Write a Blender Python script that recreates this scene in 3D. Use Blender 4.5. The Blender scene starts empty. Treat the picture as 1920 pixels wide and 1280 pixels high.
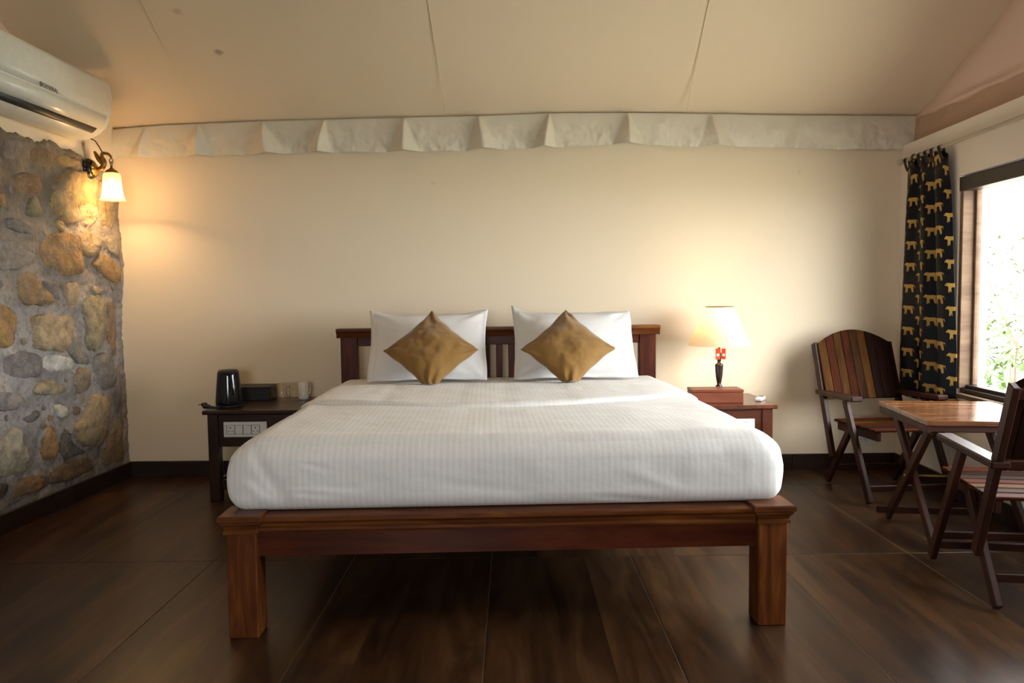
import bpy, bmesh, math, random
from mathutils import Vector, Matrix, noise
random.seed(7)
S = bpy.context.scene
COL = S.collection
R = math.radians

# ---------------------------------------------------------------- camera
FPX, CAMH = 1430.0, 1.127
PITCH, ROLL = math.atan(87/1430), R(.65)
cd = bpy.data.cameras.new('camera'); cam = bpy.data.objects.new('camera', cd); COL.objects.link(cam)
cd.sensor_width = 36; cd.lens = FPX/1920*36; cd.clip_start = .05
_up = Vector((0, math.sin(PITCH), math.cos(PITCH))); _fw = Vector((0, math.cos(PITCH), -math.sin(PITCH)))
_X = Vector((1, 0, 0))
cx = _X*math.cos(ROLL) - _up*math.sin(ROLL); cy = _X*math.sin(ROLL) + _up*math.cos(ROLL)
cam.matrix_world = Matrix(((cx.x, cy.x, -_fw.x, 0), (cx.y, cy.y, -_fw.y, 0), (cx.z, cy.z, -_fw.z, CAMH), (0, 0, 0, 1)))
S.camera = cam
S.view_settings.view_transform = 'Standard'; S.view_settings.look = 'None'
S.view_settings.gamma = 1; S.view_settings.use_curve_mapping = False
S.view_settings.exposure = 0.0

# ---------------------------------------------------------------- sky
W = bpy.data.worlds.new('sky'); S.world = W; W.use_nodes = True
bg = W.node_tree.nodes['Background']
bg.inputs[0].default_value = (.95, .98, 1, 1); bg.inputs[1].default_value = 24.0

def portal(loc, rot, sx, sy):
    l = bpy.data.lights.new('window_portal', 'AREA'); l.shape = 'RECTANGLE'; l.size = sx; l.size_y = sy
    l.cycles.is_portal = True
    o = bpy.data.objects.new('window_portal', l); COL.objects.link(o); o.location = loc; o.rotation_euler = rot
    return o
portal((2.54, 3.0, 1.15), (0, R(90), 0), 1.2, 2.3)
portal((-.4, -1.76, 1.30), (R(90), 0, 0), 1.1, .8)  # for the fill opening added behind the camera

# ---------------------------------------------------------------- measuring helpers
CAMP = Vector((0, 0, CAMH))
def ray(u, v):
    xc = (u-960)/FPX; yc = -(v-640)/FPX
    return cx*xc + cy*yc + _fw
def PY(u, v, y): d = ray(u, v); return CAMP + d*(y/d.y)
def PX(u, v, x): d = ray(u, v); return CAMP + d*(x/d.x)
def PZ(u, v, z): d = ray(u, v); return CAMP + d*((z-CAMH)/d.z)
def PP(u, v, p0, n): d = ray(u, v); return CAMP + d*((Vector(p0)-CAMP).dot(n)/d.dot(n))
def xl(y): return -2.442 - .0311*(4.806-y)      # left wall line
def xr(y): return 2.433 - .046*(4.8-y)          # right wall line
def lerp_table(T, x):
    if x <= T[0][0]: return T[0][1]
    for (a, b), (c, d) in zip(T, T[1:]):
        if x <= c: return b + (d-b)*(x-a)/(c-a)
    return T[-1][1]

# ---------------------------------------------------------------- object helpers
WM = {}
def link(o, parent=None, M=None):
    COL.objects.link(o)
    M = M or Matrix.Identity(4)
    if parent is not None:
        o.parent = parent
        o.matrix_basis = WM[parent].inverted() @ M
    else:
        o.matrix_basis = M
    WM[o] = M
    return o
def thing(name, label, cat, loc=(0, 0, 0), rz=0, group=None):
    o = bpy.data.objects.new(name, None); o.empty_display_size = .1
    link(o, None, Matrix.Translation(loc) @ Matrix.Rotation(rz, 4, 'Z'))
    o['label'] = label; o['category'] = cat
    if group: o['group'] = group
    return o
def tag(o, label, cat, group=None):
    o['label'] = label; o['category'] = cat
    if group: o['group'] = group
    return o
def mesh_from(name, bm, smooth=False):
    me = bpy.data.meshes.new(name)
    bmesh.ops.recalc_face_normals(bm, faces=bm.faces)
    bm.to_mesh(me); bm.free()
    if smooth: me.polygons.foreach_set('use_smooth', [True]*len(me.polygons))
    return me
def obj(name, me, mat, parent=None, M=None, kind=None, label=None):
    if isinstance(me, bmesh.types.BMesh): me = mesh_from(name, me)
    o = bpy.data.objects.new(name, me)
    if mat is not None and len(me.materials) == 0: me.materials.append(mat)
    if M is None and parent is not None: M = WM[parent]
    link(o, parent, M)
    if kind: o['kind'] = kind
    if label: o['label'] = label
    return o
_boxcache = {}
def box_mesh(sx, sy, sz, bev=.003, seg=1, mat=None):
    k = (round(sx, 4), round(sy, 4), round(sz, 4), bev, seg, mat.name if mat else '')
    if k in _boxcache: return _boxcache[k]
    bm = bmesh.new(); bmesh.ops.create_cube(bm, size=1)
    for v in bm.verts: v.co = Vector((v.co.x*sx, v.co.y*sy, v.co.z*sz))
    b = min(bev, .45*min(sx, sy, sz))
    if b > 0: bmesh.ops.bevel(bm, geom=bm.edges[:], offset=b, segments=seg, profile=.5, affect='EDGES')
    me = mesh_from('box', bm); _boxcache[k] = me
    return me
def box(name, c, s, mat, parent, rz=0, bev=.003, seg=1, label=None, kind=None, rx=0, ry=0):
    """box in the coordinates of its thing"""
    base = WM[parent] if parent is not None else Matrix.Identity(4)
    root = parent
    while root is not None and root.parent is not None: root = root.parent
    base = WM[root] if root is not None else Matrix.Identity(4)
    if mat.get('grain') and not (rz or rx or ry) and label is None and kind is None and s[0] < max(s[1], s[2]):
        c = Vector(c)
        if s[2] >= s[1]: return bar(name, c-Vector((0, 0, s[2]/2)), c+Vector((0, 0, s[2]/2)), s[0], s[1], mat, parent, (0, 1, 0), bev)
        return bar(name, c-Vector((0, s[1]/2, 0)), c+Vector((0, s[1]/2, 0)), s[0], s[2], mat, parent, (0, 0, 1), bev)
    M = base @ Matrix.Translation(c) @ Matrix.Rotation(rz, 4, 'Z') @ Matrix.Rotation(rx, 4, 'X') @ Matrix.Rotation(ry, 4, 'Y')
    return obj(name, box_mesh(*s, bev=bev, seg=seg, mat=mat), mat, parent, M, kind, label)
def bar(name, p0, p1, w, h, mat, parent, up=(0, 0, 1), bev=.003, label=None):
    """beam from p0 to p1 (thing coordinates): local X along it, w sideways, h along up"""
    root = parent
    while root is not None and root.parent is not None: root = root.parent
    base = WM[root] if root is not None else Matrix.Identity(4)
    p0 = Vector(p0); p1 = Vector(p1); x = (p1-p0); L = x.length; x.normalize()
    y = Vector(up).cross(x); y.normalize(); z = x.cross(y); c = (p0+p1)/2
    M = Matrix(((x.x, y.x, z.x, c.x), (x.y, y.y, z.y, c.y), (x.z, y.z, z.z, c.z), (0, 0, 0, 1)))
    return obj(name, box_mesh(L, w, h, bev=bev, mat=mat), mat, parent, base @ M, None, label)
def lathe(profile, n=32, rib=0, ribn=0, ribz=None, cap=False):
    bm = bmesh.new(); rings = []
    for r, z in profile:
        ring = []
        for i in range(n):
            a = 2*math.pi*i/n
            rr = r
            if rib and (ribz is None or ribz[0] <= z <= ribz[1]): rr = r*(1+rib*math.cos(a*ribn))
            ring.append(bm.verts.new((rr*math.cos(a), rr*math.sin(a), z)))
        rings.append(ring)
    for a, b in zip(rings, rings[1:]):
        for i in range(n): bm.faces.new((a[i], a[(i+1) % n], b[(i+1) % n], b[i]))
    if cap:
        bm.faces.new(rings[0][::-1]); bm.faces.new(rings[-1])
    return mesh_from('lathe', bm, True)
def tube_bm(pts, rad, n=8, closed=False, flat=1.0):
    """tube along pts; rad a number or a list"""
    bm = bmesh.new(); pts = [Vector(p) for p in pts]; N = len(pts)
    rs = rad if isinstance(rad, (list, tuple)) else [rad]*N
    rings = []; prev = None
    for i, p in enumerate(pts):
        if closed: t = pts[(i+1) % N]-pts[i-1]
        else: t = pts[min(i+1, N-1)]-pts[max(i-1, 0)]
        t.normalize()
        if prev is None:
            a = Vector((0, 0, 1)) if abs(t.z) < .9 else Vector((0, 1, 0))
            nrm = (a - t*a.dot(t)).normalized()
        else: nrm = (prev - t*prev.dot(t)).normalized()
        prev = nrm; b = t.cross(nrm)
        rings.append([bm.verts.new(p + nrm*rs[i]*flat*math.cos(2*math.pi*k/n) + b*rs[i]*math.sin(2*math.pi*k/n)) for k in range(n)])
    for i in range(N if closed else N-1):
        a = rings[i]; b = rings[(i+1) % N]
        for k in range(n): bm.faces.new((a[k], a[(k+1) % n], b[(k+1) % n], b[k]))
    if not closed:
        bm.faces.new(rings[0][::-1]); bm.faces.new(rings[-1])
    return bm
def spline(pts, n=8, closed=False):
    P = [Vector(p) for p in pts]; N = len(P); out = []
    for i in range(N if closed else N-1):
        if closed: a, b, c, d = P[i-1], P[i], P[(i+1) % N], P[(i+2) % N]
        else: a, b, c, d = P[max(i-1, 0)], P[i], P[i+1], P[min(i+2, N-1)]
        for k in range(n):
            t = k/n
            out.append(.5*((2*b)+(c-a)*t+(2*a-5*b+4*c-d)*t*t+(3*b-a-3*c+d)*t**3))
    if not closed: out.append(P[-1])
    return out
def tube(name, pts, rad, mat, parent, n=8, closed=False, flat=1.0, label=None, world=True):
    me = mesh_from(name, tube_bm(pts, rad, n, closed, flat), True)
    return obj(name, me, mat, parent, Matrix.Identity(4) if world else None, None, label)
def grid_mesh(nu, nv, f, smooth=True, wrap=False):
    verts = [f(i/(nu-1) if not wrap else i/nu, j/(nv-1)) for j in range(nv) for i in range(nu)]
    faces = []
    for j in range(nv-1):
        for i in range(nu if wrap else nu-1):
            i2 = (i+1) % nu
            faces.append((j*nu+i, j*nu+i2, (j+1)*nu+i2, (j+1)*nu+i))
    me = bpy.data.meshes.new('grid'); me.from_pydata([tuple(v) for v in verts], [], faces)
    if smooth: me.polygons.foreach_set('use_smooth', [True]*len(me.polygons))
    return me
def prism(poly, t, axis='y'):
    """extrude a 2-D outline (a,b) by t about 0 along the third axis"""
    bm = bmesh.new()
    def put(a, b, c):
        return {'x': (c, a, b), 'y': (a, c, b), 'z': (a, b, c)}[axis]
    f = [bm.verts.new(put(a, b, -t/2)) for a, b in poly]; g = [bm.verts.new(put(a, b, t/2)) for a, b in poly]
    n = len(poly)
    bm.faces.new(f); bm.faces.new(g[::-1])
    for i in range(n): bm.faces.new((f[i], g[i], g[(i+1) % n], f[(i+1) % n]))
    return bm
def fbm(p, oct=4): return noise.fractal(Vector(p), 1.0, 2.0, oct)

# ---------------------------------------------------------------- materials
def srgb(r, g, b):
    f = lambda c: (c/255)/12.92 if c <= 10 else ((c/255+.055)/1.055)**2.4
    return (f(r), f(g), f(b), 1)
class N:
    def __init__(s, name):
        s.m = bpy.data.materials.new(name); s.m.use_nodes = True
        s.t = s.m.node_tree; s.b = s.t.nodes['Principled BSDF']; s.o = s.t.nodes['Material Output']
    def n(s, typ, **k):
        x = s.t.nodes.new(typ)
        for a, v in k.items():
            if a.startswith('i_'): x.inputs[a[2:].replace('_', ' ')].default_value = v
            else: setattr(x, a, v)
        return x
    def l(s, a, b): s.t.links.new(a, b)
    def math(s, op, a, b=None, clamp=False):
        x = s.n('ShaderNodeMath', operation=op); x.use_clamp = clamp
        for i, v in enumerate((a, b)):
            if v is None: continue
            if isinstance(v, (int, float)): x.inputs[i].default_value = v
            else: s.l(v, x.inputs[i])
        return x.outputs[0]
    def ramp(s, fac, stops):
        r = s.n('ShaderNodeValToRGB'); e = r.color_ramp.elements
        while len(e) < len(stops): e.new(.5)
        for el, (p, c) in zip(e, stops): el.position = p; el.color = c
        s.l(fac, r.inputs[0]); return r.outputs[0]
    def mix(s, fac, a, b, typ='MIX'):
        x = s.n('ShaderNodeMix', data_type='RGBA', blend_type=typ)
        for sock, v in ((x.inputs[0], fac), (x.inputs[6], a), (x.inputs[7], b)):
            if isinstance(v, (int, float, tuple)): sock.default_value = v
            else: s.l(v, sock)
        return x.outputs[2]
    def bump(s, h, strength=.3, dist=.01):
        b = s.n('ShaderNodeBump'); b.inputs['Strength'].default_value = strength; b.inputs['Distance'].default_value = dist
        s.l(h, b.inputs['Height']); s.l(b.outputs[0], s.b.inputs['Normal']); return b
    def noise(s, vec, scale, detail=4, rough=.5, dist=0):
        x = s.n('ShaderNodeTexNoise'); x.inputs['Scale'].default_value = scale; x.inputs['Detail'].default_value = detail
        x.inputs['Roughness'].default_value = rough; x.inputs['Distortion'].default_value = dist
        if vec is not None: s.l(vec, x.inputs['Vector'])
        return x.outputs['Fac']
    def set(s, col=None, rough=None, **k):
        if col is not None:
            if isinstance(col, tuple): s.b.inputs['Base Color'].default_value = col
            else: s.l(col, s.b.inputs['Base Color'])
        if rough is not None:
            if isinstance(rough, (int, float)): s.b.inputs['Roughness'].default_value = rough
            else: s.l(rough, s.b.inputs['Roughness'])
        for a, v in k.items(): s.b.inputs[a.replace('_', ' ')].default_value = v
        return s
def plain(name, col, rough=.5, **k):
    m = N(name); c = m.n('ShaderNodeTexCoord'); f = m.noise(c.outputs['Object'], 30, 3)
    d = tuple(x*.86 for x in col[:3])+(1,)
    m.set(m.mix(f, d, col), rough, **k); return m.m
def wood(name, dark, mid, light, rough=.4, scale=1.0, coat=0.0, vary=.5, stretch=9, spec=.5):
    m = N(name); c = m.n('ShaderNodeTexCoord'); oi = m.n('ShaderNodeObjectInfo')
    off = m.n('ShaderNodeVectorMath', operation='SCALE'); off.inputs[3].default_value = 37
    comb = m.n('ShaderNodeCombineXYZ'); m.l(oi.outputs['Random'], comb.inputs[0]); m.l(oi.outputs['Random'], comb.inputs[1]); m.l(oi.outputs['Random'], comb.inputs[2])
    m.l(comb.outputs[0], off.inputs[0])
    add = m.n('ShaderNodeVectorMath', operation='ADD'); m.l(c.outputs['Object'], add.inputs[0]); m.l(off.outputs[0], add.inputs[1])
    mp = m.n('ShaderNodeMapping'); mp.inputs['Scale'].default_value = (scale*1.2, scale*stretch, scale*stretch); m.l(add.outputs[0], mp.inputs[0])
    f1 = m.noise(mp.outputs[0], 2.2, 6, .6, .8)
    mp2 = m.n('ShaderNodeMapping'); mp2.inputs['Scale'].default_value = (scale*4, scale*90, scale*90); m.l(add.outputs[0], mp2.inputs[0])
    f2 = m.noise(mp2.outputs[0], 1.5, 3, .5)
    base = m.ramp(f1, [(.28, dark), (.5, mid), (.72, light)])
    g = m.mix(m.math('MULTIPLY', f2, .35), base, dark)
    hv = m.n('ShaderNodeHueSaturation'); m.l(g, hv.inputs['Color'])
    m.l(m.math('ADD', m.math('MULTIPLY', oi.outputs['Random'], vary), 1-vary*.5), hv.inputs['Value'])
    m.set(hv.outputs[0], rough); m.b.inputs['Coat Weight'].default_value = coat; m.b.inputs['Coat Roughness'].default_value = .15
    m.b.inputs['Specular IOR Level'].default_value = spec
    m.bump(f2, .12, .002); m.m['grain'] = 1; return m.m

def stain(m, col, centre, radius, squash, dark, amount=.6):
    """a blot with its own shape at a point of the surface"""
    g = m.n('ShaderNodeNewGeometry'); sub = m.n('ShaderNodeVectorMath', operation='SUBTRACT'); m.l(g.outputs['Position'], sub.inputs[0]); sub.inputs[1].default_value = centre
    mul = m.n('ShaderNodeVectorMath', operation='MULTIPLY'); m.l(sub.outputs[0], mul.inputs[0]); mul.inputs[1].default_value = squash
    ln = m.n('ShaderNodeVectorMath', operation='LENGTH'); m.l(mul.outputs[0], ln.inputs[0])
    nz = m.noise(g.outputs['Position'], 60, 3)
    d = m.math('SUBTRACT', m.math('ADD', ln.outputs['Value'], m.math('MULTIPLY', nz, radius*.9)), radius*.45)
    f = m.math('MULTIPLY', m.math('SUBTRACT', 1.0, m.math('DIVIDE', d, radius), True), amount*1.6, True)
    f = m.math('MINIMUM', f, amount)
    return m.mix(f, col, dark)

def wall_paint(name, col, blots=()):
    m = N(name); g = m.n('ShaderNodeNewGeometry')
    f = m.noise(g.outputs['Position'], 1.3, 5, .6)
    c = m.mix(m.math('MULTIPLY', f, .3), col, tuple(x*.86 for x in col[:3])+(1,))
    for b in blots: c = stain(m, c, *b)
    m.set(c, .75); m.b.inputs['Specular IOR Level'].default_value = .25
    m.bump(m.noise(g.outputs['Position'], 45, 5, .6), .12, .004); return m.m

M_wall = wall_paint('cream_wall_paint', (.79, .665, .50, 1), [
    (tuple(PY(812, 342, 4.79)), .02, (1, 1, 1), (.3, .27, .22, 1), .25),
    (tuple(PY(1500, 322, 4.79)), .016, (1, 1, .6), (.3, .27, .22, 1), .25),
    (tuple(PY(1491, 643, 4.79)), .012, (1, 1, 1), (.15, .1, .08, 1), .6),
    (tuple(PY(1508, 643, 4.79)), .010, (1, 1, 1), (.15, .1, .08, 1), .6)])
_st = PP(160, 270, (xl(4.4), 4.4, 0), Vector((1, -.031, 0)))
M_wall_left = wall_paint('left_plaster_paint', (.79, .665, .50, 1), [
    (tuple(_st), .028, (1, 1, .55), (.09, .05, .03, 1), .85),
    (tuple(_st - Vector((0, -.01, .07))), .03, (1, 1.6, .5), (.28, .22, .15, 1), .5)])
M_wall_right = wall_paint('right_plaster_paint', (.74, .67, .59, 1))

def fabric_tent(name, col, trans=.0, blots=()):
    m = N(name); g = m.n('ShaderNodeNewGeometry')
    f = m.noise(g.outputs['Position'], .9, 4, .55)
    c = m.mix(m.math('MULTIPLY', f, .35), col, tuple(x*.8 for x in col[:3])+(1,))
    for b in blots: c = stain(m, c, *b)
    m.set(c, .85); m.b.inputs['Specular IOR Level'].default_value = .15
    h = m.math('ADD', m.noise(g.outputs['Position'], 2.5, 3), m.math('MULTIPLY', m.noise(g.outputs['Position'], 120, 2), .05))
    m.bump(h, .25, .02)
    if trans > 0:
        t = m.n('ShaderNodeBsdfTranslucent'); m.l(c, t.inputs[0])
        mx = m.n('ShaderNodeMixShader'); mx.inputs[0].default_value = trans
        m.l(m.b.outputs[0], mx.inputs[1]); m.l(t.outputs[0], mx.inputs[2]); m.l(mx.outputs[0], m.o.inputs[0])
    return m.m
# sloping back half of the canvas roof: plane through the eave
EAVE_Y, EAVE_Z, SLOPE = 4.8, 2.2, .43
ROOF_N = Vector((0, SLOPE, 1)).normalized()
def PR(u, v, dz=0): return PP(u, v, (0, EAVE_Y, EAVE_Z+dz), ROOF_N)
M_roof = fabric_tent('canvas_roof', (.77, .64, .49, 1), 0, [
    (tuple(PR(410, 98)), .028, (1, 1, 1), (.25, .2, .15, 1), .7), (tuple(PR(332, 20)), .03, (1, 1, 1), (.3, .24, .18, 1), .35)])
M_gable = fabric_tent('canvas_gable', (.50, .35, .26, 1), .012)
M_valance = fabric_tent('canvas_valance', (.72, .67, .57, 1), 0)

def mat_floor():
    m = N('wood_look_tile'); c = m.n('ShaderNodeTexCoord'); oi = m.n('ShaderNodeObjectInfo')
    comb = m.n('ShaderNodeCombineXYZ')
    for i in range(3): m.l(oi.outputs['Random'], comb.inputs[i])
    off = m.n('ShaderNodeVectorMath', operation='SCALE'); off.inputs[3].default_value = 53; m.l(comb.outputs[0], off.inputs[0])
    add = m.n('ShaderNodeVectorMath', operation='ADD'); m.l(c.outputs['Object'], add.inputs[0]); m.l(off.outputs[0], add.inputs[1])
    sx = m.n('ShaderNodeSeparateXYZ'); m.l(c.outputs['Object'], sx.inputs[0])
    strip = m.math('FLOOR', m.math('DIVIDE', m.math('ADD', sx.outputs[0], .3), .2))
    so = m.n('ShaderNodeCombineXYZ'); m.l(m.math('MULTIPLY', strip, 7.3), so.inputs[1]); m.l(m.math('MULTIPLY', strip, 3.1), so.inputs[2])
    add2 = m.n('ShaderNodeVectorMath', operation='ADD'); m.l(add.outputs[0], add2.inputs[0]); m.l(so.outputs[0], add2.inputs[1])
    mp = m.n('ShaderNodeMapping'); mp.inputs['Scale'].default_value = (6, .75, 1); m.l(add2.outputs[0], mp.inputs[0])
    f = m.noise(mp.outputs[0], 1.6, 6, .62, .6)
    mp2 = m.n('ShaderNodeMapping'); mp2.inputs['Scale'].default_value = (60, 1.2, 1); m.l(add2.outputs[0], mp2.inputs[0])
    f2 = m.noise(mp2.outputs[0], 1.2, 3, .5)
    big = m.noise(add2.outputs[0], 2.3, 3, .5, .4)
    base = m.ramp(f, [(.28, (.006, .003, .002, 1)), (.42, (.030, .012, .005, 1)), (.54, (.060, .026, .010, 1)), (.70, (.115, .053, .021, 1))])
    col = m.mix(m.math('MULTIPLY', f2, .45), base, (.03, .016, .01, 1))
    col = m.mix(m.math('MULTIPLY', m.math('GREATER_THAN', big, .62), .35), col, (.02, .013, .01, 1))
    r = m.math('ADD', m.math('MULTIPLY', f2, .08), .29)
    m.set(col, r); m.b.inputs['Specular IOR Level'].default_value = .26
    m.bump(f2, .06, .002); return m.m
M_tile = mat_floor()
M_grout = plain('floor_grout', (.15, .11, .07, 1), .9)
M_skirt = wood('skirting_tile', (.012, .007, .005, 1), (.026, .014, .009, 1), (.045, .024, .014, 1), .35, 1, 0, .4)

def mat_stone():
    m = N('rubble_stone'); g = m.n('ShaderNodeNewGeometry'); a = m.n('ShaderNodeAttribute'); a.attribute_name = 'tint'
    p = g.outputs['Position']
    f = m.noise(p, 14, 8, .65, .6); f2 = m.noise(p, 55, 5, .6); f3 = m.noise(p, 4.5, 3, .5)
    c = m.mix(m.math('MULTIPLY', m.ramp(f, [(.35, (0, 0, 0, 1)), (.7, (1, 1, 1, 1))]), .75), a.outputs['Color'], (.12, .10, .085, 1))
    c = m.mix(m.math('MULTIPLY', m.ramp(f2, [(.55, (0, 0, 0, 1)), (.75, (1, 1, 1, 1))]), .45), c, (.62, .52, .38, 1))
    c = m.mix(m.math('MULTIPLY', m.ramp(f3, [(.5, (0, 0, 0, 1)), (.65, (1, 1, 1, 1))]), .35), c, (.30, .27, .25, 1))
    m.set(c, .85); m.b.inputs['Specular IOR Level'].default_value = .3
    h = m.math('ADD', f, m.math('MULTIPLY', f2, .5)); m.bump(h, 1.0, .035); return m.m
M_stone = mat_stone()
def mat_mortar():
    m = N('grey_mortar'); g = m.n('ShaderNodeNewGeometry'); p = g.outputs['Position']
    f = m.noise(p, 5, 7, .65, .8); f2 = m.noise(p, 40, 6, .65); f3 = m.noise(p, 2.2, 3)
    sp = m.n('ShaderNodeSeparateXYZ'); m.l(p, sp.inputs[0])
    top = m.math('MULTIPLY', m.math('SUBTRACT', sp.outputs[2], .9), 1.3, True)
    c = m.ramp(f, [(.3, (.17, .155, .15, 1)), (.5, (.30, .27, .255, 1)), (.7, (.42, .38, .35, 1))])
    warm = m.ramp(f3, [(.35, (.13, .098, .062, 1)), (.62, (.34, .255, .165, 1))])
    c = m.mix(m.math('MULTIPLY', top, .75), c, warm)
    c = m.mix(m.math('MULTIPLY', m.ramp(f2, [(.35, (1, 1, 1, 1)), (.5, (0, 0, 0, 1))]), .5), c, (.10, .085, .07, 1))
    m.set(c, .9); m.b.inputs['Specular IOR Level'].default_value = .2
    m.bump(m.math('ADD', f, m.math('MULTIPLY', f2, .6)), .8, .015); return m.m
M_mortar = mat_mortar()

M_teak_red = wood('teak_red_stain', (0.0372, 0.00585, 0.00175, 1), (0.0837, 0.01485, 0.0035, 1), (0.1426, 0.0306, 0.0063, 1), .4, 1, .06, .25, 9, .2)
M_teak_gold = wood('teak_gold_varnish', (0.0432, 0.00992, 0.0027, 1), (0.1152, 0.031, 0.0063, 1), (0.216, 0.0775, 0.0153, 1), .4, 1, .06, .3, 9, .2)
M_dark_wood = wood('dark_walnut_varnish', (0.0112, 0.0035, 0.0018, 1), (0.0256, 0.0077, 0.0036, 1), (0.044, 0.014, 0.006, 1), .3, 1, .2, .2)
M_red_wood = wood('red_mahogany_varnish', (.05, .013, .006, 1), (.10, .027, .012, 1), (.15, .045, .02, 1), .32, 1, .2, .2)
M_box_wood = wood('red_box_wood', (.12, .030, .012, 1), (.17, .043, .018, 1), (.21, .06, .025, 1), .45, 1, .05, .1, 9, .3)
M_chair_frame = wood('folding_chair_frame_wood', (0.015, 0.0042, 0.00228, 1), (0.0325, 0.00924, 0.00456, 1), (0.05, 0.01596, 0.0076, 1), .45, 1, 0, .3, 9, .2)
M_slats = [wood('reclaimed_slat_'+k, d, a, b, .6, 1.3, 0, .25, 9, .05) for k, d, a, b in (
    ('ochre', (0.02025, 0.0072, 0.001792, 1), (0.0675, 0.02448, 0.004032, 1), (0.108, 0.04608, 0.00896, 1)),
    ('russet', (0.01519, 0.003168, 0.00112, 1), (0.05063, 0.01008, 0.00224, 1), (0.07425, 0.01584, 0.003584, 1)),
    ('brown', (0.01013, 0.003456, 0.001344, 1), (0.02869, 0.009792, 0.002688, 1), (0.05737, 0.02304, 0.0056, 1)),
    ('umber', (0.00675, 0.002016, 0.00112, 1), (0.01519, 0.004032, 0.002016, 1), (0.02363, 0.006912, 0.003136, 1)))]
M_table_top = wood('lacquered_table_board', (.045, .015, .007, 1), (.13, .048, .017, 1), (.26, .12, .045, 1), .2, 1.3, .5, .5)

def mat_sheet():
    m = N('white_striped_sheet'); c = m.n('ShaderNodeTexCoord'); s = m.n('ShaderNodeSeparateXYZ'); m.l(c.outputs['Object'], s.inputs[0])
    w = m.math('SINE', m.math('MULTIPLY', s.outputs[0], 2*math.pi/.021))
    st = m.math('MULTIPLY', m.math('ADD', m.math('MULTIPLY', w, 4), .5), 1, True)
    st = m.math('MINIMUM', m.math('MAXIMUM', st, 0), 1)
    col = m.mix(st, (.80, .785, .775, 1), (.758, .741, .726, 1))
    rg = m.math('ADD', m.math('MULTIPLY', st, .25), .5)
    m.set(col, rg); m.b.inputs['Sheen Weight'].default_value = .1; m.b.inputs['Specular IOR Level'].default_value = .3
    f = m.math('ADD', m.noise(c.outputs['Object'], 9, 4, .5), m.math('MULTIPLY', m.noise(c.outputs['Object'], 500, 2), .06))
    m.bump(m.math('ADD', f, m.math('MULTIPLY', st, .03)), .22, .02); return m.m
M_sheet = mat_sheet()
def cloth(name, col, rough=.85, sheen=.2, amt=.2):
    m = N(name); c = m.n('ShaderNodeTexCoord')
    f = m.noise(c.outputs['Object'], 9, 4, .5)
    m.set(m.mix(m.math('MULTIPLY', f, .3), col, tuple(x*.82 for x in col[:3])+(1,)), rough)
    m.b.inputs['Sheen Weight'].default_value = sheen; m.b.inputs['Specular IOR Level'].default_value = .2
    m.bump(m.math('ADD', f, m.math('MULTIPLY', m.noise(c.outputs['Object'], 450, 2), .08)), amt, .02); return m.m
M_pillow = cloth('white_pillow_cotton', (.72, .705, .70, 1), .8, .1)
M_mustard = cloth('mustard_velvet', (.22, .112, .024, 1), .7, .35, .12)

M_black_gloss = plain('black_gloss_plastic', (.008, .008, .009, 1), .12)
M_black_matte = plain('black_matte', (.010, .010, .010, 1), .5)
M_white_plastic = plain('white_plastic', (.78, .77, .73, 1), .35)
M_ac = plain('ac_white_plastic', (.84, .82, .75, 1), .28)
M_ac_dark = plain('ac_slot_dark', (.03, .03, .03, 1), .5)
M_logo = plain('logo_grey', (.10, .09, .08, 1), .4)
M_brass = plain('antique_brass', (.30, .17, .045, 1), .35, Metallic=.9)
M_gold = plain('gold_rosette', (.55, .34, .09, 1), .3, Metallic=.9)
M_ceramic = plain('white_ceramic', (.72, .69, .63, 1), .2)
M_rod = plain('cream_curtain_rod', (.55, .47, .38, 1), .35)
M_frame_dark = wood('dark_window_frame', (.012, .008, .007, 1), (.03, .018, .013, 1), (.05, .03, .02, 1), .4)
M_jamb = wood('pale_window_jamb', (.10, .06, .04, 1), (.16, .10, .065, 1), (.21, .14, .09, 1), .6, 1, 0, .2, 9, .1)

def glass(name, tint=(.95, .95, .95, 1), refl=.12, rough=.02):
    m = N(name); t = m.n('ShaderNodeBsdfTransparent'); t.inputs[0].default_value = tint
    g = m.n('ShaderNodeBsdfGlossy'); g.inputs['Roughness'].default_value = rough
    fr = m.n('ShaderNodeLayerWeight'); fr.inputs[0].default_value = .5
    mx = m.n('ShaderNodeMixShader'); m.l(m.math('ADD', m.math('MULTIPLY', m.math('POWER', fr.outputs['Facing'], 2.5), .8), refl), mx.inputs[0]); m.l(t.outputs[0], mx.inputs[1]); m.l(g.outputs[0], mx.inputs[2])
    m.l(mx.outputs[0], m.o.inputs[0]); return m.m
M_pane = glass('window_glass', (.98, .99, .98, 1), .03)
M_mug_glass = glass('mug_glass', (.92, .90, .87, 1), .06, .05)
def translucent(name, col, trans, clear=0.0):
    m = N(name); d = m.n('ShaderNodeBsdfDiffuse'); d.inputs[0].default_value = col
    t = m.n('ShaderNodeBsdfTranslucent'); t.inputs[0].default_value = col
    mx = m.n('ShaderNodeMixShader'); mx.inputs[0].default_value = trans; m.l(d.outputs[0], mx.inputs[1]); m.l(t.outputs[0], mx.inputs[2])
    out = mx.outputs[0]
    if clear:
        tr = m.n('ShaderNodeBsdfTransparent'); tr.inputs[0].default_value = (1, .93, .8, 1)
        mx2 = m.n('ShaderNodeMixShader'); mx2.inputs[0].default_value = clear; m.l(out, mx2.inputs[1]); m.l(tr.outputs[0], mx2.inputs[2]); out = mx2.outputs[0]
    m.l(out, m.o.inputs[0]); return m.m
M_shade = translucent('cream_lamp_shade', (.80, .68, .50, 1), .36)
M_bell = translucent('ribbed_bell_glass', (.62, .52, .36, 1), .40, .35)
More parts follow.
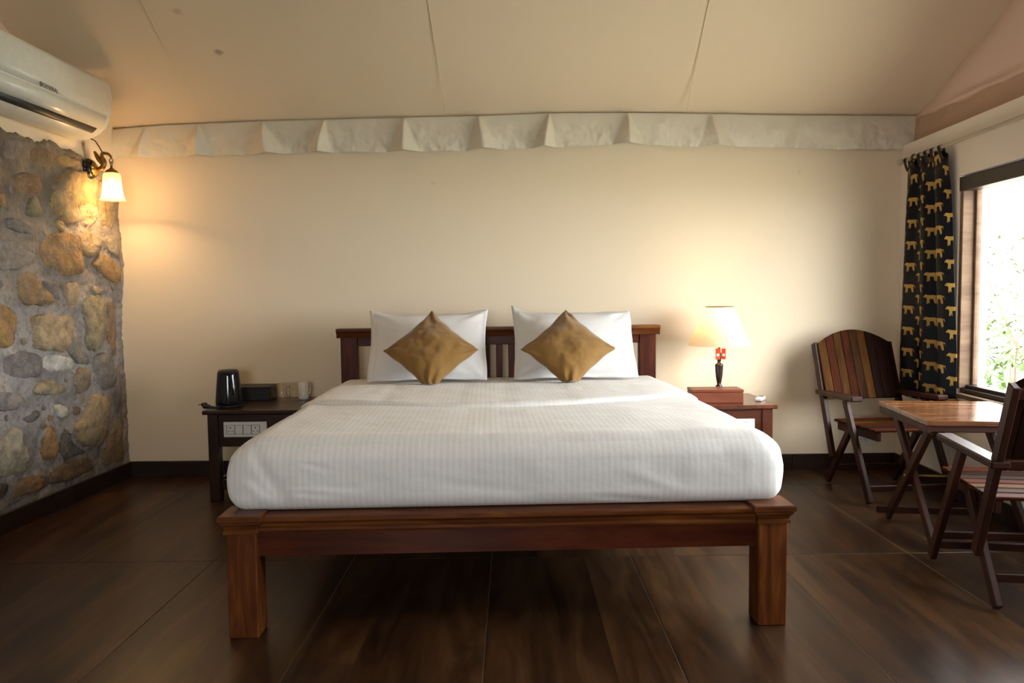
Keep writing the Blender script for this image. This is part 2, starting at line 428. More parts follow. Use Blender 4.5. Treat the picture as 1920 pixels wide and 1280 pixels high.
def emit(name, col, s):
    m = N(name); m.set((0, 0, 0, 1), .5); m.b.inputs['Emission Color'].default_value = col; m.b.inputs['Emission Strength'].default_value = s; return m.m
M_bulb = emit('warm_bulb', (1, .74, .42, 1), 14)
M_tag = translucent('red_card_tag', (.75, .12, .05, 1), .45)
M_tag_white = plain('tag_white_print', (.85, .80, .72, 1), .5)

def mat_curtain():
    m = N('black_curtain_gold_print'); a = m.n('ShaderNodeAttribute'); a.attribute_name = 'print'
    c = m.n('ShaderNodeTexCoord'); f = m.noise(c.outputs['Object'], 60, 3)
    k = m.math('MULTIPLY', m.math('ADD', m.math('MULTIPLY', a.outputs['Fac'], 900), m.math('SUBTRACT', f, .5)), 1.0, True)
    m.set(m.mix(k, (.004, .005, .008, 1), (.38, .23, .055, 1)), .42)
    m.b.inputs['Specular IOR Level'].default_value = .14
    return m.m
M_curtain = mat_curtain()
M_leaf = N('leaf_green'); M_leaf.set((.16, .30, .05, 1), .5); M_leaf = M_leaf.m
M_leaf2 = N('leaf_pale_green'); M_leaf2.set((.05, .085, .02, 1), .6, **{'Specular_IOR_Level': .2}); M_leaf2 = M_leaf2.m
M_bark = plain('shrub_bark', (.14, .09, .06, 1), .8)
M_grass = plain('garden_earth', (.40, .39, .30, 1), .9)

# ================================================================= SETTING
YB, YF = 4.8, -1.6
# --- floor of wood-look tiles
M_front = wood('front_wall_boarding', (.05, .025, .015, 1), (.10, .05, .03, 1), (.15, .08, .05, 1), .6)
fl = obj('floor', mesh_from('floor', (lambda bm: (bmesh.ops.create_cube(bm, size=1), [setattr(v, 'co', Vector((v.co.x*5.4, 1.6+v.co.y*6.6, v.co.z*.06-.0315))) for v in bm.verts], bm)[2])(bmesh.new())), M_grout, kind='structure')
tx = [-.0975+.597*k for k in range(-5, 6)]
ty = [YF, -.38, .82, 2.02, 3.22, 4.42, YB]
for i in range(len(tx)-1):
    for j in range(len(ty)-1):
        x0, x1 = tx[i], tx[i+1]; y0, y1 = ty[j], ty[j+1]
        x0 = max(x0, -2.62); x1 = min(x1, 2.5)
        if x1-x0 < .05: continue
        box('tile', ((x0+x1)/2, (y0+y1)/2, -.010), (x1-x0-.0025, y1-y0-.0025, .02), M_tile, fl, bev=.0012)
# --- back wall
box('wall_back', (0, YB+.06, 1.22), (5.3, .12, 2.44), M_wall, None, bev=0, kind='structure')
# --- left wall: plaster, rubble facing in front of it
def side_prism(name, segs, mat, kind='structure'):
    bm = bmesh.new()
    for (xa0, xa1, y0, xb0, xb1, y1, z0, z1) in segs:
        vs = [bm.verts.new(p) for p in ((xa0, y0, z0), (xa1, y0, z0), (xb1, y1, z0), (xb0, y1, z0), (xa0, y0, z1), (xa1, y0, z1), (xb1, y1, z1), (xb0, y1, z1))]
        for q in ((0, 1, 2, 3), (4, 5, 6, 7), (0, 1, 5, 4), (1, 2, 6, 5), (2, 3, 7, 6), (3, 0, 4, 7)): bm.faces.new([vs[k] for k in q])
    return obj(name, mesh_from(name, bm), mat, kind=kind)
WL = side_prism('wall_left', [(xl(YF)-.2, xl(YF)-.012, YF, xl(YB)-.2, xl(YB)-.012, YB, 0, 2.2)], M_wall_left)
edge_tab = [(PY(u, v, 4.79).z, PY(u, v, 4.79).x) for u, v in ((242, 870), (240, 850), (237, 800), (235, 745), (233, 700), (229, 665), (227, 610), (226, 570), (230, 520), (228, 475), (222, 430), (219, 380), (219, 340), (214, 300))]
edge_tab.sort()
def stone_top(y): return 1.975 + .02*fbm((y*9, 3.3, 0), 5) + .012*fbm((y*40, 1, 0), 2) - max(0, y-4.3)*.17
def wall_disp(y, z):
    d = .014*fbm((y*3, z*3, .7), 4) + .008*fbm((y*14, z*14, 4.2), 3)
    ex = lerp_table(edge_tab, z) - xl(4.79)
    w = max(0, 1-(4.8-y)/.22)
    d = d*(1-w) + w*(ex + .004*fbm((0, z*40, 9), 3))
    return d
TINT = {'tan': (.58, .44, .26), 'orange': (.54, .32, .12), 'brown': (.36, .23, .12), 'grey': (.36, .32, .29), 'pale': (.60, .52, .42),
        'white': (.76, .72, .66), 'dark': (.19, .16, .14), 'gold': (.62, .44, .20), 'olive': (.36, .30, .18)}
STONES = [
 ('gold', .030, [(96,372),(99,352),(106,338),(118,325),(128,318),(150,322),(176,328),(183,350),(184,385),(181,412),(170,422),(156,415),(140,418),(128,418),(112,408),(101,395)]),
 ('gold', .016, [(188,335),(205,332),(216,345),(216,400),(218,420),(205,430),(190,425),(186,400),(186,360)]),
 ('olive', .022, [(50,385),(54,372),(64,367),(73,372),(80,385),(81,398),(74,407),(62,408),(52,402)]),
 ('grey', .022, [(8,413),(14,408),(30,409),(48,418),(60,425),(68,432),(66,440),(48,439),(30,434),(14,426)]),
 ('orange', .02, [(-12,362),(8,362),(14,376),(10,384),(-12,389)]),
 ('brown', .012, [(28,328),(50,322),(72,328),(80,345),(78,362),(62,366),(44,364),(32,352)]),
 ('gold', .018, [(103,412),(112,412),(119,420),(121,436),(112,430),(104,423)]),
 ('orange', .028, [(72,470),(80,455),(92,440),(110,438),(128,436),(140,440),(146,470),(152,505),(146,514),(130,518),(110,515),(96,508),(84,497),(78,484)]),
 ('gold', .026, [(145,440),(152,433),(170,434),(186,443),(190,455),(183,470),(176,482),(163,485),(152,476),(146,460)]),
 ('orange', .022, [(174,495),(185,477),(205,478),(218,495),(224,505),(224,530),(212,530),(195,520),(182,508)]),
 ('tan', .016, [(195,450),(208,445),(217,460),(222,478),(218,482),(210,476),(200,465)]),
 ('grey', .015, [(-10,448),(25,450),(55,462),(68,475),(62,490),(50,500),(30,505),(-10,508)]),
 ('orange', .024, [(36,515),(50,508),(66,515),(80,535),(98,555),(95,570),(80,572),(60,570),(46,573),(38,560),(34,540)]),
 ('grey', .018, [(76,528),(90,525),(108,527),(118,530),(118,555),(112,566),(101,556),(85,543)]),
 ('tan', .018, [(123,530),(140,528),(149,545),(147,575),(130,580),(121,560)]),
 ('orange', .022, [(-14,570),(20,572),(30,585),(31,600),(26,620),(18,640),(10,650),(-14,652)]),
 ('tan', .03, [(62,595),(75,590),(100,590),(118,593),(128,590),(142,596),(145,612),(138,635),(130,655),(115,660),(95,658),(75,655),(62,650),(60,620)]),
 ('white', .024, [(80,675),(84,665),(100,664),(115,668),(130,672),(133,685),(128,695),(105,697),(86,697),(80,688)]),
 ('tan', .022, [(55,735),(65,718),(82,713),(105,714),(118,722),(125,735),(115,739),(90,740),(70,740)]),
 ('white', .02, [(102,770),(104,760),(115,756),(126,762),(131,772),(126,782),(114,786),(106,780)]),
 ('orange', .022, [(78,850),(80,825),(86,808),(96,792),(104,800),(108,830),(107,855),(95,862),(82,862)]),
 ('pale', .026, [(-16,838),(8,820),(22,805),(34,801),(42,812),(45,835),(52,860),(56,880),(40,888),(20,892),(-16,896)]),
 ('brown', .022, [(20,932),(32,905),(50,895),(70,890),(82,898),(80,915),(60,922),(40,932),(24,940)]),
 ('brown', .02, [(94,908),(97,885),(115,872),(140,862),(165,858),(180,862),(178,880),(150,890),(115,905)]),
 ('tan', .024, [(153,560),(165,553),(185,553),(199,560),(199,600),(192,630),(184,655),(178,660),(165,655),(158,640),(162,620),(156,600)]),
 ('brown', .012, [(203,560),(214,565),(221,585),(222,640),(223,658),(218,668),(210,655),(202,635),(202,595)]),
 ('grey', .022, [(172,670),(185,662),(205,662),(215,690),(215,725),(205,732),(190,730),(182,720),(176,700)]),
 ('grey', .012, [(218,690),(226,682),(229,715),(230,745),(224,766),(217,762),(217,740)]),
 ('olive', .022, [(140,720),(140,705),(146,690),(158,688),(168,698),(172,715),(168,730),(155,740),(145,735)]),
 ('tan', .03, [(136,800),(150,790),(160,765),(168,740),(190,738),(208,738),(210,765),(205,795),(198,820),(188,835),(170,840),(152,835),(140,820)]),
 ('brown', .016, [(196,850),(205,825),(212,800),(223,782),(230,795),(232,830),(234,858),(222,866),(205,873),(195,874)]),
 ('grey', .018, [(4,668),(20,662),(50,657),(70,665),(76,685),(70,705),(50,710),(25,708),(5,700)]),
 ('grey', .016, [(-12,735),(20,735),(46,745),(42,760),(25,770),(-12,772)]),
 ('dark', .012, [(45,785),(55,772),(72,768),(74,780),(65,790),(52,793)]),
 ('brown', .014, [(106,290),(125,290),(146,301),(144,310),(130,311),(112,320),(106,305)]),
 ('tan', .014, [(172,540),(180,533),(192,545),(190,551),(176,551)]),
 ('grey', .010, [(8,265),(30,258),(50,270),(52,295),(30,300),(10,295)]),
 ('brown', .010, [(60,275),(85,278),(99,290),(96,318),(70,318),(56,300)]),
 ('tan', .012, [(34,378),(39,376),(39,404),(33,408)]),
 ('dark', .016, [(-14,905),(15,905),(18,922),(8,935),(-14,942)]),
 ('grey', .016, [(118,640),(150,628),(156,650),(166,668),(170,684),(150,683),(136,668)]),
 ('dark', .014, [(110,850),(118,800),(130,808),(140,835),(165,848),(140,856),(122,864)]),
]
WLN = Vector((1, -.031, 0)).normalized()
STONE_OUT = []
def stone_obj(outline, tint, h, seed):
    """outline: list of (y,z) on the wall"""
    Q = [Vector((a, b, 0)) for a, b in outline]; P = []
    for a, b, c in zip(Q[-1:]+Q[:-1], Q, Q[1:]+Q[:1]):      # straight sides, corners only just eased
        P += [b.lerp(a, .22), b.lerp(c, .22), b.lerp(c, .5)]
    cc = sum(P, Vector())/len(P); size = sum((p-cc).length for p in P)/len(P)
    P = [p + (p-cc).normalized()*(.09*size*fbm((p.x*30, p.y*30, seed), 3)) for p in P]
    STONE_OUT.append(([(p.x, p.y) for p in P], h))
    cyz = sum(P, Vector())/len(P); n = len(P)
    bm = bmesh.new(); lay = bm.loops.layers.color.new('tint')
    rt = random.Random(seed+1); ta, tb_ = rt.uniform(-.7, .7), rt.uniform(-.7, .7)
    rings = []
    for s, hh in ((1.03, -.014), (1.0, .55*h), (.93, 1.0*h), (.5, 1.05*h)):
        ring = []
        for k, p in enumerate(P):
            q = cyz + (p-cyz)*s
            h2 = hh*max(.3, min(1.6, 1 + ta*(q.x-cyz.x)/size + tb_*(q.y-cyz.y)/size)) if s < 1.02 else hh
            j = .35*h*fbm((q.x*16+seed, q.y*16, s), 3) + .20*h*fbm((q.x*60+seed, q.y*60, s), 2)
            y, z = q.x, q.y
            ring.append(bm.verts.new((xl(y)+wall_disp(y, z)+h2+(j if s < 1.05 else 0), y, z)))
        rings.append(ring)
    c = bm.verts.new((xl(cyz.x)+wall_disp(cyz.x, cyz.y)+1.1*h, cyz.x, cyz.y))
    for a, b in zip(rings, rings[1:]):
        for k in range(n): bm.faces.new((a[k], a[(k+1) % n], b[(k+1) % n], b[k]))
    for k in range(n): bm.faces.new((rings[-1][k], rings[-1][(k+1) % n], c))
    r = random.Random(seed); t = TINT[tint]; f = r.uniform(.85, 1.15)
    col = tuple(min(1, x*f*r.uniform(.95, 1.05)) for x in t)
    for fc in bm.faces:
        for l in fc.loops: l[lay] = (*[x**(1/2.2) for x in col], 1)
    me = mesh_from('stone', bm, True)
    obj('stone', me, M_stone, WL, Matrix.Identity(4))
for i, (t, h, pts) in enumerate(STONES):
    out = []
    for u, v in pts:
        p = PP(u, v, (xl(4.4)+.012, 4.4, 0), WLN); out.append((p.y, p.z))
    stone_obj(out, t, h, i*3.7)
# small chips pressed into the joints
rc = random.Random(11); done = 0
for _ in range(900):
    if done >= 34: break
    y, z = rc.uniform(3.45, 4.70), rc.uniform(.16, 1.85); sz = rc.uniform(.018, .038)
    if min(min((y-p[0])**2+(z-p[1])**2 for p in q) for q, h in STONE_OUT) < (sz*1.5)**2: continue
    inside = False
    for q, h in STONE_OUT:
        c = False
        for (y0, z0), (y1, z1) in zip(q, q[-1:]+q[:-1]):
            if (z0 > z) != (z1 > z) and y < (y1-y0)*(z-z0)/(z1-z0)+y0: c = not c
        inside = inside or c
    if inside: continue
    k = rc.randint(5, 7); asp = rc.uniform(.6, 1.3); done += 1
    stone_obj([(y+sz*asp*math.cos(2*math.pi*i/k)*rc.uniform(.75, 1.1), z+sz*math.sin(2*math.pi*i/k)*rc.uniform(.75, 1.1)) for i in range(k)], rc.choice(['grey', 'grey', 'brown', 'tan', 'dark', 'olive']), rc.uniform(.008, .016), rc.random()*70)
# the same rubble carries on towards the camera, outside the frame
r = random.Random(3)
z = .12
while z < 1.85:
    y = 1.35 + r.uniform(0, .15); hgt = r.uniform(.16, .24)
    while y < 3.42:
        w = r.uniform(.16, .30); k = r.randint(6, 8)
        o = [(y+w/2+.46*w*math.cos(2*math.pi*q/k)*r.uniform(.8, 1), z+hgt/2+.46*hgt*math.sin(2*math.pi*q/k)*r.uniform(.85, 1)) for q in range(k)]
        stone_obj(o, r.choice(['tan', 'orange', 'brown', 'grey', 'grey', 'pale', 'olive']), r.uniform(.016, .028), r.random()*90)
        y += w+.03
    z += hgt+.02
def mortar_lift():
    boxes = [(min(p[0] for p in q)-.025, max(p[0] for p in q)+.025, min(p[1] for p in q)-.025, max(p[1] for p in q)+.025, q, h) for q, h in STONE_OUT]
    def f(y, z):
        best = 0
        for a, b, c, d, q, h in boxes:
            if a < y < b and c < z < d:
                m = min((y-p[0])**2+(z-p[1])**2 for p in q)
                if m < .0009:
                    w = .012 + .010*fbm((y*8, z*8, 2), 2)
                    best = max(best, h*.45*math.exp(-m/max(.004, w)**2)*(.75+.6*fbm((y*11, z*11, 7), 2)))
        return best
    return f
lift = mortar_lift()
def mortar_pt(a, b):
    y = 1.2+2.2*a/.2 if a < .2 else 3.4 + 1.405*(a-.2)/.8; zt = stone_top(y); z = zt*b
    if b > .995: return Vector((xl(y)-.014, y, zt))
    d = wall_disp(y, z)+.004+lift(y, z)+.010*fbm((y*9, z*9, 5), 3)
    if z < .13 and y < 4.7: d = min(d, .004 + max(0, z-.10)*.4)
    return Vector((xl(y)+d, y, z))
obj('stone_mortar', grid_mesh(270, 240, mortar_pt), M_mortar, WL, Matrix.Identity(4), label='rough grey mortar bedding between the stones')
# --- right wall with the window opening
WY0, WY1, WZ0, WZ1 = 1.9, 4.12, .550, 1.735
TH = .16
def rs(y0, y1, z0, z1): return (xr(y0), xr(y0)+TH, y0, xr(y1), xr(y1)+TH, y1, z0, z1)
side_prism('wall_right', [rs(YF, WY0, 0, 2.02), rs(WY1, YB, 0, 2.02), rs(WY0, WY1, 0, WZ0), rs(WY0, WY1, WZ1, 2.02)], M_wall_right)
# --- front wall (behind the camera) with an added opening for fill light
DX0, DX1, DZ0, DZ1 = -.95, .15, .90, 1.70          # unseen opening, added to light the front of the bed
side_prism('wall_front', [(-2.75, DX0, YF-.12, -2.75, DX0, YF, 0, 3.6), (DX1, 2.6, YF-.12, DX1, 2.6, YF, 0, 3.6), (DX0, DX1, YF-.12, DX0, DX1, YF, DZ1, 3.6), (DX0, DX1, YF-.12, DX0, DX1, YF, 0, DZ0)], M_front)
# --- canvas roof
RIDGE_Y = 1.6; RIDGE_Z = EAVE_Z+SLOPE*(EAVE_Y-RIDGE_Y)
top_tab = [(PY(u, v, 4.78).x, PY(u, v, 4.78).z) for u, v in ((180, 246), (300, 236), (400, 232), (500, 228), (620, 225), (757, 221), (897, 218), (1030, 213), (1178, 212), (1335, 214), (1500, 217), (1640, 218), (1735, 219))]
bot_tab = [(PY(u, v, 4.78).x, PY(u, v, 4.78).z) for u, v in ((180, 298), (300, 296), (380, 293), (490, 290), (607, 286), (757, 285), (897, 282), (1030, 277), (1130, 272), (1178, 271), (1290, 275), (1410, 275), (1500, 279), (1600, 280), (1735, 280))]
def roof_pt(a, b):
    x = -2.62 + 5.2*a
    y = 4.81 - (4.81-RIDGE_Y)*b
    zt = lerp_table(top_tab, x); k = min(1, b/.12)
    z = (zt+.006)*(1-k) + (EAVE_Z)*k + SLOPE*(4.81-y) - .035*math.sin(math.pi*min(1, b*1.3))*(.5+.5*math.cos((x+1.95)/1.52*2*math.pi))*.4
    return Vector((x, y, z))
def roof_front(a, b):
    x = -2.62 + 5.2*a; y = RIDGE_Y-(RIDGE_Y-YF+.2)*b
    return Vector((x, y, RIDGE_Z+.01 - SLOPE*(RIDGE_Y-y)*.35))
CE = obj('ceiling', grid_mesh(80, 50, roof_pt), M_roof, kind='structure')
obj('roof_panel', grid_mesh(10, 10, roof_front), M_roof, CE, Matrix.Identity(4))
for px in (((258, -10), (380, 224)), ((800, -10), (836, 212)), ((1332, -10), (1288, 206))):
    a = PR(*px[0], -.012); b = PR(*px[1], -.012)
    pts = [a.lerp(b, k/14) for k in range(15)]
    tube('seam', pts, .003, M_roof, CE, 6, flat=.4)
tube('hem', [Vector((x, 4.792, lerp_table(top_tab, x)-.012)) for x in [-2.5+.1*k for k in range(51)]], .013, M_valance, CE, 8, flat=1.0)
# gable ends: upright canvas behind the low side walls
def gable(name, xf, x0, flip):
    def f(a, b):
        y = YF + (4.8-YF)*a
        zt = (EAVE_Z+SLOPE*(4.81-y)+.03) if y > RIDGE_Y else RIDGE_Z - SLOPE*.35*(RIDGE_Y-y)+.03
        z = 1.96 + (zt-1.96)*b
        return Vector((xf + .012*fbm((y*2.2, z*2.2, x0), 3) + .03*math.exp(-((z-2.19)/.03)**2)*(-flip), y, z))
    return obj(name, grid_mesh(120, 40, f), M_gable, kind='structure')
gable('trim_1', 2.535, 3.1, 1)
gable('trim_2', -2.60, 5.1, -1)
# lap of the gable canvas tucked over the plaster beam on the right
def lap(a, b):
    y = 1.0 + 3.78*a; z = 2.185 - .165*b
    return Vector((2.51 - .02*b + .012*fbm((y*5, z*4, 2), 3) , y, z + .012*b*fbm((y*22, 2, 2), 2)))
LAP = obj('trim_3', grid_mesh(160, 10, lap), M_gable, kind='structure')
# --- valance along the back wall
peaks = [(270, .5), (370, .8), (490, 1.1), (607, 1.1), (757, 1.25), (897, 1.3), (1030, 1.2), (1178, 1.3), (1335, .9), (1500, .45), (1616, .2)]
PK = [(PY(u, 250, 4.76).x, s) for u, s in peaks]
def val_pt(a, b):
    x = -2.50 + 5.03*a
    zt, zb = lerp_table(top_tab, x), lerp_table(bot_tab, x)
    zb += .006*fbm((x*9, 0, 0), 3)
    z = zt + (zb-zt)*b
    d = .012 + .010*math.sin(math.pi*b)
    for i, (px, s) in enumerate(PK):
        w = .006 + (.070+.02*((i*7) % 3))*b
        cxp = px + .035*((i % 3)-1)*b
        t = (x-cxp)/w
        g = max(0, 1-abs(t)) if abs(t) < 1 else 0
        g = g*.8 + .2*math.exp(-t*t*2)
        d += s*.095*(b**.75)*g*(1-.25*b)
        for q, sl in ((-1, .16), (1, .13)):            # thin drag lines fanning from the gather
            u = x - (px + q*sl*b*s); d += s*.006*math.exp(-(u/(.012+.02*b))**2)*b
    d += (.010*fbm((x*6, z*8, 2), 3) + .008*fbm((x*15, z*11, 5), 3)+.004*b*fbm((x*40, z*30, 5), 3))*min(1, b*2)
    return Vector((x, 4.79 - max(d, .004), z))
VAL = obj('canvas_valance', grid_mesh(700, 26, val_pt), M_valance)
tag(VAL, 'cream canvas valance with pinched pleats hanging along top of back wall', 'valance')
# --- skirting
def skirt(name, segs, mat):
    root = None
    for (p0, p1) in segs:
        p0 = Vector(p0); p1 = Vector(p1); d = p1-p0; c = (p0+p1)/2
        M = Matrix.Translation((c.x, c.y, .05)) @ Matrix.Rotation(math.atan2(d.y, d.x), 4, 'Z')
        me = box_mesh(d.length-.002, .014, .10, bev=.002, mat=mat)
        if root is None: root = obj(name, me, mat, None, M, 'structure')
        else: obj('tile', me, mat, root, M)
    return root
skirt('baseboard_back', [((x, 4.793, 0), (x+.6, 4.793, 0)) for x in [-2.43+.6*k for k in range(8)]]+[((2.37, 4.793, 0), (2.43, 4.793, 0))], M_skirt)
skirt('baseboard_left', [((xl(y)+.012, y, 0), (xl(y+.6)+.012, y+.6, 0)) for y in [4.19-.6*k for k in range(7)]], M_skirt)
skirt('baseboard_right', [((xr(y)-.007, y, 0), (xr(y+.6)-.007, y+.6, 0)) for y in [4.185-.6*k for k in range(6)]], M_skirt)
# --- window
WIN = obj('window_1', box_mesh(.09, WY1-WY0, .075, bev=.004, mat=M_frame_dark), M_frame_dark, None,
          Matrix.Translation(((xr(3.01)+.045), (WY0+WY1)/2, WZ1-.045)) @ Matrix.Rotation(-math.atan(.046), 4, 'Z') , 'structure')
ang = -math.atan(.046)
def wbox(name, c, s, mat, lab=None):
    M = Matrix.Translation(c) @ Matrix.Rotation(ang, 4, 'Z')
    return obj(name, box_mesh(*s, bev=.003, mat=mat), mat, WIN, M, None, lab)
ym = (WY0+WY1)/2
wbox('window_sill', (xr(ym)+.05, ym, WZ0+.012), (.13, WY1-WY0-.004, .024), M_jamb, 'pale wooden sill')
wbox('bottom_rail', (xr(ym)+.075, ym, WZ0+.046), (.06, WY1-WY0-.01, .042), M_frame_dark)
wbox('bottom_track', (xr(ym)+.035, ym, WZ0+.036), (.02, WY1-WY0-.01, .022), M_frame_dark)
wbox('window_jamb', (xr(4.12)+.05, WY1-.014, 1.15), (.085, .028, WZ1-WZ0-.08), M_jamb, 'pale wooden jamb')
wbox('window_jamb', (xr(WY0)+.06, WY0+.014, 1.15), (.10, .028, WZ1-WZ0-.08), M_jamb)
wbox('sash_stile', (xr(4.09)+.085, WY1-.036, 1.15), (.03, .02, WZ1-WZ0-.12), M_jamb)
wbox('pane', (xr(ym)+.085, ym, 1.135), (.004, WY1-WY0-.06, WZ1-WZ0-.13), M_pane)
W2 = obj('fill_window', box_mesh(DX1-DX0-.004, .05, .04, mat=M_frame_dark), M_frame_dark, None, Matrix.Translation(((DX0+DX1)/2, YF-.06, DZ1-.021)), 'structure')  # added window out of view, lets in fill light for the bed front
obj('bottom_rail', box_mesh(DX1-DX0-.004, .05, .04, mat=M_frame_dark), M_frame_dark, W2, Matrix.Translation(((DX0+DX1)/2, YF-.06, DZ0+.021)))
obj('pane', box_mesh(DX1-DX0-.004, .004, DZ1-DZ0-.085, bev=0, mat=M_pane), M_pane, W2, Matrix.Translation(((DX0+DX1)/2, YF-.06, (DZ0+DZ1)/2)))
# --- garden outside
def gpt(a, b): return Vector((2.6+22*a, -14+34*b, -.35+.06*fbm((a*30, b*40, 0), 3)))
obj('garden_ground', grid_mesh(40, 60, gpt), M_grass, kind='structure')
obj('garden_ground', grid_mesh(12, 12, lambda a, b: Vector((-12+24*a, -1.8-12*b, -.3))), M_grass, kind='structure')

# ================================================================= BED
BED = thing('bed', 'large teak double bed with slatted headboard and square moulded posts in room centre', 'bed', (-.014, 2.49, 0), R(1.75))
HB = 2.03                                     # local y of the headboard face
for sx in (-1, 1):
    lg = box('leg', (sx*.885, .05, .18), (.098, .098, .36), M_teak_gold, BED, bev=.004)
    rt = box('leg', (sx*.89, HB+.045, .45), (.10, .06, .90), M_teak_red, BED, bev=.004)
    # capital on the foot post
    bm = bmesh.new()
    prof = [(.052, .352), (.056, .354), (.056, .364), (.052, .368), (.056, .380), (.064, .388), (.064, .394), (.070, .398), (.070, .412), (.066, .416)]
    rings = []
    for hw, z in prof:
        rings.append([bm.verts.new((sx*.885+a*hw, .05+b*hw, z)) for a, b in ((-1, -1), (1, -1), (1, 1), (-1, 1))])
    for a, b in zip(rings, rings[1:]):
        for k in range(4): bm.faces.new((a[k], a[(k+1) % 4], b[(k+1) % 4], b[k]))
    bm.faces.new(rings[0][::-1]); bm.faces.new(rings[-1])
    obj('post_cap', mesh_from('post_cap', bm), M_teak_gold, BED)
    box('side_rail', (sx*.87, 1.05, .335), (.035, 1.95, .125), M_teak_gold, BED, bev=.003)
def mould(name, prof, x0, x1, mat, parent):
    """profile (y,z) swept along x"""
    bm = bmesh.new(); A = [bm.verts.new((x0, y, z)) for y, z in prof]; B = [bm.verts.new((x1, y, z)) for y, z in prof]; n = len(prof)
    bm.faces.new(A); bm.faces.new(B[::-1])
    for i in range(n): bm.faces.new((A[i], B[i], B[(i+1) % n], A[(i+1) % n]))
    return obj(name, mesh_from(name, bm), mat, parent)
mould('foot_rail', [(.03, .268), (.03, .350), (.065, .350), (.065, .268)], -.836, .836, M_teak_red, BED)
mould('rail_moulding', [(.018, .350), (.014, .358), (.018, .366), (.024, .370), (.022, .380), (.010, .386), (.004, .392), (.004, .402), (.010, .406), (.11, .406), (.11, .350)], -.834, .834, M_teak_gold, BED)
# head board
mould('head_moulding', [(HB-.012, .885), (HB-.016, .895), (HB-.012, .903), (HB-.020, .915), (HB-.030, .925), (HB-.030, .940), (HB+.090, .940), (HB+.090, .885)], -.957, .957, M_teak_gold, BED)
box('top_rail', (0, HB+.04, .862), (1.68, .035, .055), M_teak_red, BED)
box('bottom_rail', (0, HB+.04, .52), (1.68, .035, .10), M_teak_red, BED)
for x in [-.7350+.0735*k for k in range(21)]:
    box('slat', (x, HB+.04, .70), (.0385, .018, .28), M_teak_red, BED)
box('support_board', (0, 1.04, .392), (1.70, 1.90, .014), M_dark_wood, BED)

# ---- mattress in its white sheet
BW = WM[BED]
MHX, MY0, MY1, MZ0, MZ1 = .935, .052, 1.985, .4065, .652
ridges = []
_fp = BW @ Vector((0, MY0, 0)); _fn = (BW.to_3x3() @ Vector((0, -1, 0)))
def front2d(u, v):
    p = BW.inverted() @ PP(u, v, _fp, _fn); return Vector((p.x, p.z))
for (a, b, w, h) in (((470, 842), (548, 955), .012, -.011), ((560, 880), (552, 955), .008, .008), ((575, 925), (595, 957), .006, .006), ((548, 905), (600, 958), .006, -.005),
                     ((573, 866), (622, 884), .007, -.006), ((455, 900), (520, 957), .01, .007), ((575, 918), (680, 925), .012, .004), ((600, 940), (760, 905), .02, .004),
                     ((1180, 880), (1300, 930), .018, .005), ((1120, 930), (1290, 945), .012, -.006), ((1330, 840), (1345, 940), .012, -.004), ((1360, 840), (1372, 940), .012, -.004), ((1400, 830), (1412, 935), .012, .004), ((1290, 845), (1300, 930), .012, .004), ((840, 905), (1000, 925), .02, -.004)):
    ridges.append((front2d(*a), front2d(*b), w, h))
def seg_d(p, a, b):
    ab = b-a; t = max(0, min(1, (p-a).dot(ab)/ab.length_squared)); return (p-(a+ab*t)).length, t
def top_z(x, y):
    c = 1-min(1, abs(x)/MHX)**6
    return MZ1 + .006*fbm((x*2, y*2, 1), 3)
def mattress_mesh():
    bm = bmesh.new(); bmesh.ops.create_cube(bm, size=2)
    bmesh.ops.subdivide_edges(bm, edges=bm.edges[:], cuts=71, use_grid_fill=True)
    hx, hy, hz = MHX, (MY1-MY0)/2, (MZ1-MZ0)/2
    for v in bm.verts:
        a, b, c = v.co
        # crowd the samples to the edges
        f = lambda t: math.sin(t*math.pi/2)*.5 + t*.5
        p = Vector((f(a)*hx, f(b)*hy, f(c)*hz))
        k = max(0, min(1, c*.5+.5)); k = k*k*(3-2*k); rr = .05+.035*k
        q = Vector((max(-hx+rr, min(hx-rr, p.x)), max(-hy+rr, min(hy-rr, p.y)), max(-hz+rr, min(hz-rr, p.z))))
        d = p-q
        m = max(abs(d.x), abs(d.y), abs(d.z))
        if m > 1e-9: d = d.normalized()*rr
        p = q+d
        y = p.y; z = p.z
        side = 1-(z/hz)**2
        nx = max(0, (abs(p.x)-(hx-rr))/rr)*math.copysign(1, p.x); ny = max(0, (abs(p.y)-(hy-rr))/rr)*math.copysign(1, p.y)
        p.x += nx*.025*side - nx*max(0, p.z/hz)*.012; p.y += ny*.006*side
        if z > 0:
            p.y += -ny*.035*(z/hz)**2*.5
            p.z += .006*fbm((p.x*2.3, p.y*2.3, 1), 3)*max(0, z/hz)**3
        cpos = p + Vector((0, (MY0+MY1)/2, (MZ0+MZ1)/2))
        if b < -.98:
            for (ra, rb, w, h) in ridges:
                dd, t = seg_d(Vector((cpos.x, cpos.z)), ra, rb)
                cpos.y -= .7*h*math.exp(-(dd/w)**2)*(.3+.7*math.sin(math.pi*min(1, .15+t*.9)))
            cpos.y -= .004*fbm((cpos.x*5, cpos.z*7, 8), 3)*side
        if abs(a) > .98: cpos.x += .004*fbm((cpos.y*6, cpos.z*7, 3), 3)*side
        v.co = cpos
    return mesh_from('mattress', bm, True)
MAT = obj('mattress', mattress_mesh(), M_sheet, None, BW)
tag(MAT, 'thick mattress wrapped in white striped cotton sheet on teak bed frame', 'mattress')
